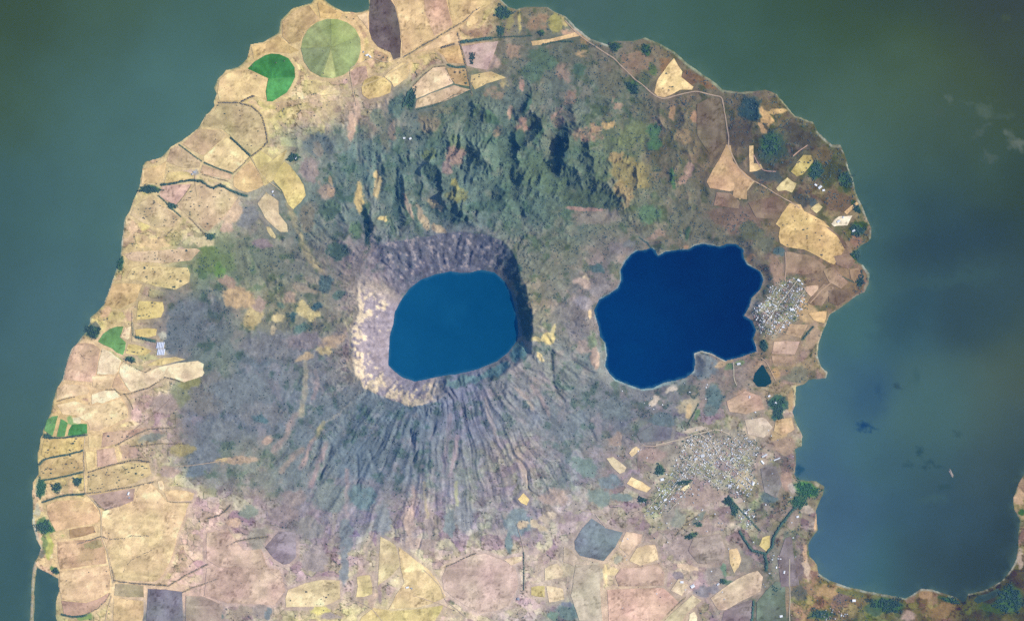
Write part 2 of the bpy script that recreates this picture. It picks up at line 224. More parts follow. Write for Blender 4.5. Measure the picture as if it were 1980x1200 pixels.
# soft-edged patches of cover, some sunlit and shaded slopes painted in: centre, radii, turn in degrees, colour
BLOBS = """745,738,18,16,-20,228,212,176 772,764,12,8,20,222,206,166 795,772,9,6,0,220,202,160 826,768,12,9,30,190,178,168 836,738,6,14,20,218,204,184 760,690,8,30,0,150,144,160
775,500,30,30,0,120,126,140 860,480,70,25,0,132,132,144 800,490,4,16,-20,205,190,180 812,468,4,10,-30,200,186,178 880,464,3,7,0,225,205,180 905,480,4,18,-15,160,158,176 760,520,10,20,10,170,160,172 890,518,40,5,0,150,140,165
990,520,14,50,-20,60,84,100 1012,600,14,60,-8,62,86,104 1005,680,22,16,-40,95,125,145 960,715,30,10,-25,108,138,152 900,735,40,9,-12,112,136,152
1060,652,14,16,25,218,202,150 1045,690,6,12,-25,212,196,156 1035,655,10,6,0,205,192,150 1068,640,4,18,25,200,190,150 1128,540,10,12,30,205,188,166 1140,606,4,14,0,205,186,160 1130,585,22,12,20,150,142,158 1125,545,18,10,20,180,164,158
1155,520,14,9,0,88,112,124 460,575,40,22,30,196,172,142 490,615,20,24,30,196,180,140 500,590,14,14,0,176,158,150 440,545,22,12,20,170,150,138 538,615,12,10,0,205,190,150 530,640,7,12,0,200,186,160 590,600,20,14,40,206,192,148 590,560,24,8,15,170,160,146 610,610,14,10,-20,210,196,150 560,575,14,10,0,175,158,146
630,550,18,20,10,92,118,126 612,590,13,7,-15,80,106,126 567,613,7,9,30,72,104,112 585,635,20,9,-38,96,124,124 545,590,8,9,0,110,132,122 640,660,30,14,-15,186,165,145 630,678,16,8,0,202,186,150 590,690,18,8,-15,190,172,148 655,570,14,8,-20,104,128,126
410,500,26,26,0,114,136,104 425,520,10,18,0,112,146,98 440,505,20,20,0,122,142,112 470,500,20,40,0,128,138,124 400,480,14,14,0,120,142,104 405,460,8,8,0,88,112,108 640,405,22,20,0,92,118,112 655,488,24,18,0,84,112,112 690,445,14,18,0,96,124,112
365,625,45,45,0,116,122,136 335,655,20,35,0,114,121,136 400,760,60,50,0,132,134,136 470,760,70,45,0,126,133,146 395,880,36,34,0,126,130,146 380,910,20,16,0,118,124,144 420,830,40,26,0,126,131,144 510,800,50,26,0,132,138,146 505,810,20,10,10,100,122,140 520,670,60,30,0,130,132,142 590,660,40,20,0,142,138,146 700,640,0.1,0.1,0,0,0,0
460,890,46,8,0,188,168,150 430,888,12,5,0,210,190,150 520,850,12,7,-35,192,170,158 350,760,22,30,0,136,142,120 320,780,30,20,0,160,146,142 370,740,26,10,-14,146,148,112 350,870,30,14,0,160,152,118 295,845,30,8,-10,134,138,132 330,912,24,10,0,172,154,146
620,280,34,26,0,112,126,130 615,290,10,18,-30,140,138,132 600,330,20,26,0,158,148,148 630,370,16,20,0,160,148,140 595,420,16,30,0,134,134,126 520,420,0.1,0.1,0,0,0,0 480,420,20,26,0,132,136,140 506,470,20,10,10,150,140,148
680,245,9,30,0,190,166,152 690,215,8,30,0,196,172,156 730,230,14,20,0,120,132,122 770,205,16,30,25,96,122,122 830,235,22,22,0,142,138,126 760,252,8,22,0,150,142,136 745,270,10,30,0,124,132,124 850,215,40,10,-12,118,126,116
880,300,20,26,-20,150,134,132 866,325,10,16,0,146,134,136 1010,248,12,26,12,166,142,136 985,218,7,16,15,180,156,146 960,260,9,12,0,158,144,130 1080,225,16,22,30,152,134,132 1175,243,16,11,0,190,164,128 1135,262,34,14,5,150,132,124 1155,250,20,10,10,158,138,124 1195,205,10,8,0,168,148,136 1185,193,4,9,20,194,160,142
1215,330,40,30,10,136,132,106 1190,305,18,10,0,150,138,112 1205,365,20,22,-30,150,138,114 1230,350,30,20,0,134,130,106 1210,390,18,10,-40,154,140,118 1225,260,40,26,-30,116,130,108 1265,260,14,24,0,84,120,100 1265,280,16,9,0,88,124,102 1300,220,8,14,10,172,146,122 1345,225,12,10,-40,160,134,118 1322,265,18,14,0,138,126,110 1330,330,12,16,10,158,138,132 1320,350,12,8,-30,158,138,132 1300,345,5,22,-6,76,110,92 1255,415,24,20,0,96,126,108 1240,270,0.1,0.1,0,0,0,0
1140,385,66,24,6,88,110,104 1110,410,30,16,0,90,116,108 1150,420,50,18,0,136,134,132 1130,404,40,4,2,166,142,140 1075,360,26,14,0,94,118,108 1035,330,40,34,0,92,116,108 1085,290,14,50,8,70,98,104 1000,275,16,24,30,74,104,104 1040,260,9,22,20,76,106,104 1020,205,8,26,20,74,104,104 950,230,22,10,38,82,112,104 915,305,22,10,45,78,104,104 835,335,24,16,40,82,110,112 860,410,44,14,25,84,110,114 770,385,11,50,0,84,112,116 712,440,7,40,0,66,96,104 710,410,8,20,0,90,118,112 935,400,40,12,-8,84,112,112 970,380,14,18,45,74,102,106 885,380,24,16,0,120,128,106 880,275,14,20,-35,110,130,112 830,300,16,12,20,112,132,112 880,360,6,14,-20,150,150,110 840,395,22,8,38,166,156,136 850,445,18,9,20,178,164,146 820,425,8,30,-25,172,160,142 790,400,5,30,-20,160,148,140
697,385,10,34,0,212,190,142 730,358,8,30,0,210,190,150 742,424,10,6,0,206,190,146 640,372,8,10,0,196,172,150 640,350,4,12,-15,190,172,146 756,170,4,40,25,150,142,130
1450,212,24,26,0,62,86,104 1480,225,10,22,-30,196,166,128 1500,215,24,5,-6,194,168,128 1475,250,5,18,-30,188,158,128 1430,260,30,30,0,92,92,92 1495,285,30,32,0,68,92,90 1485,340,34,12,15,82,96,100 1545,260,40,20,30,82,86,86 1600,335,22,30,0,80,92,80 1590,300,20,20,0,110,104,90 1575,330,16,18,0,72,98,80 1640,350,14,24,0,66,90,78 1620,390,40,20,20,112,100,90 1550,385,24,12,15,86,92,92 1570,390,10,10,0,84,98,108 1655,400,6,14,-35,62,84,68 1663,438,14,12,0,60,88,70 1610,470,22,14,30,132,114,102 1655,465,12,14,0,146,120,108 1660,488,10,8,0,60,100,76 1650,500,7,12,-20,62,94,72 1610,495,20,10,0,140,122,112 1560,520,40,16,20,124,112,104 1600,545,34,10,30,140,124,110 1640,530,22,14,20,152,132,112 1664,540,8,16,10,68,90,72 1640,556,30,12,-20,138,122,104 1600,570,30,14,0,122,114,102 1505,485,10,9,0,84,104,120 1500,520,16,30,-10,150,132,124 1450,500,8,8,0,168,138,112
1420,420,60,26,0,122,110,106 1440,440,40,20,0,128,114,110 1350,440,40,18,0,112,116,108 1450,450,30,20,0,96,106,98 1480,470,20,20,0,102,110,104 1375,470,20,6,0,116,122,120 1270,455,18,8,-20,150,136,130 1330,450,5,16,20,84,112,100 1200,480,26,14,0,132,130,136 1160,560,24,12,-20,140,136,146 1215,470,14,10,0,116,124,132 1325,478,6,5,0,178,150,130
1150,690,10,30,-10,176,158,150 1130,670,18,14,0,160,150,148 1110,640,14,26,-25,132,130,140 1145,660,10,16,0,120,138,126 1300,750,16,6,-30,214,202,190 1265,775,12,8,-30,206,194,182 1330,785,24,16,-30,176,168,150 1380,770,18,34,0,98,120,130 1372,795,14,12,0,112,128,132 1360,710,26,26,0,122,128,148 1350,700,14,18,0,126,130,140 1440,770,24,20,0,178,154,140 1400,700,24,6,-20,178,160,140 1430,700,10,6,-10,128,148,120 1410,708,8,8,0,112,140,116 1480,700,16,8,-10,176,154,138 1520,640,26,20,0,168,150,132 1560,600,20,26,-20,188,164,132 1570,650,12,40,10,172,152,134 1540,725,30,14,-15,128,130,118 1505,780,22,16,0,72,106,104 1500,800,10,14,0,64,100,104 1476,668,8,12,0,84,122,106 1500,720,10,10,-30,178,152,120 1528,775,6,20,0,172,152,122
1420,850,60,24,0,150,146,138 1350,870,60,30,0,168,162,152 1300,880,40,24,20,150,146,140 1260,880,30,14,0,160,144,142 1460,830,26,16,0,190,176,160 1510,835,24,14,-30,180,160,130 1520,860,24,18,0,162,144,132 1490,925,20,30,0,132,132,136 1485,960,16,14,0,100,116,128 1520,930,14,20,0,170,148,140 1400,900,18,10,0,146,136,140 1420,915,10,9,0,138,126,128 1440,930,16,22,-20,182,172,152 1350,960,60,20,0,160,146,142 1190,850,18,14,-20,166,152,146 1130,900,30,18,20,120,140,140 1160,960,24,20,20,128,144,142 1180,930,24,14,0,122,132,146 1200,960,24,10,0,124,140,140 1345,830,30,5,-10,196,184,172 1310,800,0.1,0.1,0,0,0,0 1330,795,6,16,15,196,176,146 1347,800,5,12,20,112,140,116 1280,810,30,16,0,108,120,138 1190,790,40,22,10,118,128,140
1000,1010,30,26,0,128,140,152 1010,1012,10,8,0,212,192,166 985,1050,8,24,0,126,146,150 1040,1015,20,8,20,196,182,160 1060,1000,24,12,-20,190,178,164 1070,960,30,18,0,168,154,150 1100,1100,24,14,0,186,176,156 900,990,22,40,0,136,138,150 870,1010,12,30,0,126,136,146 830,1010,8,40,0,172,160,158 790,1010,14,30,0,170,156,152 860,1050,20,9,0,186,180,160 810,1050,40,14,0,172,158,154 700,960,30,26,0,120,140,152 740,1000,16,40,0,134,138,150 670,1030,12,40,0,128,134,148 665,1090,10,40,0,134,138,150 610,1080,30,30,0,156,148,150 600,1020,30,24,0,144,144,146 640,960,40,30,0,128,140,144 550,990,30,20,0,152,142,146 570,960,26,16,0,150,142,144 480,990,20,14,0,132,142,134 450,1010,14,10,0,202,176,158 500,1040,20,26,0,152,148,140 460,1035,12,9,0,206,188,166 480,1075,26,16,0,180,164,152 440,1040,12,16,0,156,148,136
420,1185,12,10,0,104,120,120 500,1180,20,14,0,150,142,140 520,1185,9,12,0,126,136,142 470,1180,20,14,0,158,148,138 620,1180,20,8,0,216,206,140 640,1190,24,6,0,160,150,146 720,1160,10,20,30,190,170,156 700,1110,8,20,0,180,160,154 735,1130,4,40,0,170,152,150 790,1140,20,10,0,206,190,172 1100,1180,26,16,0,112,134,136 1095,1168,10,6,0,128,124,150 1070,1190,10,10,0,116,140,132 1040,1100,10,16,0,172,160,152 1150,1110,16,30,0,182,176,160 1160,1060,0.1,0.1,0,0,0,0 1170,1110,5,22,-5,222,202,160 1185,1105,12,9,0,214,196,156 1195,1080,9,9,0,168,166,152 1205,1055,8,10,0,226,202,152 1240,1100,40,14,0,190,168,152 1320,1060,40,24,0,158,146,146 1360,1020,24,18,0,160,146,142 1310,1000,14,20,0,146,150,142 1290,990,14,24,0,152,148,144 1350,1000,20,6,-40,120,130,126 1360,1075,8,12,0,128,132,146 1330,1095,26,6,12,200,180,160 1310,1112,10,10,0,132,126,134 1380,1110,24,16,0,150,144,142 1400,1100,6,16,-10,112,140,126 1365,1140,26,10,-10,134,128,142 1405,1125,12,5,0,112,136,124 1440,1090,16,20,0,150,146,138 1500,1090,14,40,0,136,138,132 1520,1040,10,14,0,122,132,124 1560,1095,9,26,-10,210,190,172 1556,1065,5,20,0,206,176,150 1545,1100,10,24,0,126,118,124 1515,1110,6,20,0,190,172,164 1545,1145,16,20,0,106,112,108 1600,1145,26,14,14,178,152,120 1625,1155,20,12,-20,124,112,112 1650,1180,12,14,0,150,140,108 1640,1145,30,6,14,116,122,92 1760,1158,10,9,0,140,120,108 1755,1190,16,9,0,172,152,144 1790,1148,12,10,-30,166,140,114 1820,1180,30,14,-20,138,118,94 1720,1170,26,14,0,74,100,80 1690,1178,20,14,0,78,104,94 1830,1158,20,5,14,70,96,76 1972,960,10,20,0,196,168,142 1975,990,8,8,0,64,108,72 1972,1080,8,20,0,190,172,158 1920,1175,30,12,0,70,96,64 1955,1150,14,26,0,66,84,60 1560,985,14,10,0,176,166,158 1578,1010,4,20,0,214,180,150 1530,1000,14,24,-20,150,140,136 1535,945,12,10,0,186,176,172
945,120,20,26,0,186,164,156 930,60,36,9,-10,150,126,112 985,40,8,26,0,150,146,112 1005,40,4,26,0,196,184,128 1040,45,22,22,0,158,136,118 1075,45,14,20,0,164,160,112 1090,40,6,14,-30,200,182,134 1105,62,26,7,-6,206,172,150 1130,80,14,12,30,166,140,112 1125,105,16,8,0,190,164,134 1060,120,20,14,0,92,118,108 1120,135,14,14,0,84,112,106 1090,140,14,26,-20,146,132,126 1040,110,24,20,0,92,116,106 1030,140,22,24,0,92,118,110 1100,190,20,14,-30,142,126,122 990,100,20,14,0,160,142,130 975,160,14,16,0,176,164,128 960,180,24,16,0,150,138,126 1010,165,5,16,0,190,156,146 1230,120,40,30,0,144,126,114 1190,90,14,10,0,84,106,92 1250,95,8,14,0,84,112,88 1262,135,9,16,-20,92,116,92 1330,150,20,14,30,122,104,94 1365,160,24,10,25,128,108,92 1290,130,14,16,-30,140,116,96 1180,165,24,30,0,112,118,110 1225,165,12,10,-40,88,122,96
305,330,14,10,0,220,196,136 365,335,14,8,0,196,176,160 378,333,6,5,0,160,160,156 290,340,14,12,0,210,190,142 440,440,14,10,0,196,172,156 400,425,26,14,0,214,196,168 450,410,18,26,20,204,180,156 280,435,12,10,0,218,202,140 255,440,10,16,0,214,186,156 300,470,30,10,0,216,190,150 265,395,14,10,0,196,180,140 390,465,26,12,0,208,194,160 345,488,26,9,-10,190,170,156 235,545,0.1,0.1,0,0,0,0 425,340,14,6,10,220,208,176 205,600,8,16,30,208,176,144 230,500,5,14,10,110,138,110 180,638,16,14,0,112,120,112 220,690,20,8,30,170,170,130 285,690,20,9,0,178,176,136 300,650,12,9,0,176,160,140 315,650,8,10,0,190,190,176 290,708,14,6,0,186,170,140 265,712,16,6,15,176,172,140 140,815,14,10,10,130,160,110 150,812,8,8,0,216,206,176 75,945,6,20,0,166,176,146 72,985,6,14,0,180,176,156 80,1010,9,14,0,96,126,92 90,1020,14,14,0,92,130,94 95,1055,9,30,0,178,180,112 85,1050,6,20,0,124,140,100 80,1070,7,9,0,126,128,116 105,1100,10,6,20,96,130,92 115,1195,14,6,0,190,184,140 165,1190,18,8,-10,130,156,104"""
STROKES = """560,395 573,440 598,495 622,522|6|186,174,142
592,702 590,760 582,800|5|192,182,160
573,800 556,840 530,872|6|184,164,160
628,815 612,845 604,850|4|186,176,140
608,848 592,880 582,905|5|184,162,160
632,858 615,900 600,940|5|178,158,162
612,715 614,745 606,770|4|176,162,164
671,905 671,960 668,1000|4|164,154,160
700,755 660,795 632,815|2|172,172,166
585,865 560,890 545,910|5|180,162,152
884,840 880,870 872,915|4|160,146,160
870,800 866,850 858,910|5|144,140,156
1030,745 1050,775 1062,800|4|172,156,158
1000,750 1020,770 1030,790|3|184,170,164
1045,720 1070,750 1085,780|4|150,146,156
940,770 948,810 960,850|4|164,156,160
1000,870 1010,900 1020,930|5|172,160,154
820,930 822,960 826,1000|3|188,176,150
880,930 884,975|3|176,180,146
800,940 802,970 796,1010|4|176,158,156
720,1030 705,1060 710,1090|4|188,172,160
650,990 645,1030 640,1060|4|176,168,160
1240,735 1300,745 1340,728|3|150,160,160
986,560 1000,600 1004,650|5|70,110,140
1236,458 1248,468 1258,477 1262,482|1.8|52,92,108"""  # last stroke paints the shade of a narrow cleft above the lagoon
# shore sand, pale wash along parts of the coast
SHORES = """969,0 983,13 999,18 1019,13|2.2|150,168,160
1060,15 1080,25 1093,32 1113,55 1141,77 1174,88|2.2|165,172,165
1246,73 1269,82 1301,99 1327,123 1360,147 1384,164 1398,176|3.0|150,160,140
1398,176 1431,181 1455,178|1.6|140,146,130
1502,182 1524,210 1538,225 1552,230 1572,238|2.0|160,160,140
1580,256 1592,268 1609,283 1625,283 1633,299 1641,326 1649,346 1653,368 1661,390 1677,424 1684,441 1683,461|2.6|165,168,158
1669,514 1679,529 1678,548 1670,564 1651,577|3.0|165,175,170
1634,589 1604,610 1588,648 1581,668 1580,690|2.2|190,182,160
1580,690 1588,707 1600,721 1597,731|2.4|176,186,180
1538,746 1537,783|2.0|196,186,150
1540,820 1551,843 1549,862|2.2|190,184,160
1582,1108 1604,1123 1632,1133 1668,1142 1709,1150 1751,1156 1767,1147 1781,1139 1802,1140 1824,1147 1850,1156|2.6|160,170,165
1872,1148 1910,1140 1937,1122 1955,1102 1966,1082|2.2|172,170,160
60,1500 61,1200 64,1118 68,1088|2.0|165,168,160
240,426 238,444 235,482 230,506 216,546 208,570 198,592|1.6|190,190,172
64,992 66,1014 73,1042 80,1060|2.2|200,200,180
176,614 166,643 150,662 139,676 129,702 121,736|1.4|176,176,160
1459,665 1463,680|2.2|226,222,224
1149,600 1151,612 1158,632 1170,664 1174,686 1171,706|2.0|150,172,178
1170,706 1190,734 1220,746 1240,753 1263,750 1305,736 1341,718|2.4|150,180,186
1341,718 1344,701 1342,684 1356,678 1376,683 1403,697|2.2|196,200,190
1159,579 1177,569 1195,557 1201,543 1201,521 1209,505 1231,485|2.4|120,160,180
1262,480 1272,495 1286,487 1312,483 1332,482 1342,475 1359,471 1391,477|1.8|150,166,166
1437,482 1437,497 1445,511 1470,525 1477,541|1.8|150,170,170"""
# open water tint
WATER = """0,0,60,85,72 200,0,68,97,86 400,0,70,104,99 600,0,74,108,101 0,200,66,95,84 200,200,72,107,106 350,200,78,116,116 0,400,64,98,101 150,400,72,108,111 240,380,79,116,117 0,600,66,100,107 120,600,76,112,121 0,900,66,98,101 60,850,74,108,111 0,1200,66,100,101 85,1150,62,96,107 660,10,72,108,105 1000,0,64,104,97 1100,0,76,104,107 1200,30,70,104,101 1300,50,68,102,97 1400,50,62,94,85 1500,50,56,84,73 1600,0,53,78,65 1700,0,49,71,57 1980,0,51,66,47 1980,150,55,74,59 1400,120,70,104,101 1500,120,66,98,91 1600,180,69,98,90 1700,200,65,91,77 1850,200,64,85,73 1650,300,70,102,101 1800,330,52,82,88 1900,350,54,79,76 1980,400,50,74,72 1720,420,58,92,98 1800,450,48,76,88 1950,460,48,73,82 1720,550,60,95,103 1780,540,54,84,93 1900,530,56,85,92 1980,560,52,78,87 1640,620,68,108,113 1660,690,66,105,111 1750,640,54,88,101 1850,600,50,78,91 1950,650,60,86,88 1600,760,66,104,121 1680,760,54,90,116 1800,740,64,98,105 1870,720,68,99,102 1960,720,72,91,85 1560,800,76,114,126 1650,830,66,104,121 1780,800,72,106,111 1900,800,70,97,98 1980,820,60,84,92 1620,900,64,99,122 1700,880,66,104,113 1800,880,58,90,101 1900,900,60,85,94 1960,880,52,77,84 1640,1000,62,95,118 1750,1000,58,92,109 1850,1000,54,82,96 1940,1000,47,71,82 1600,1060,68,103,125 1700,1090,60,98,109 1800,1090,54,81,92 1900,1090,47,71,82"""
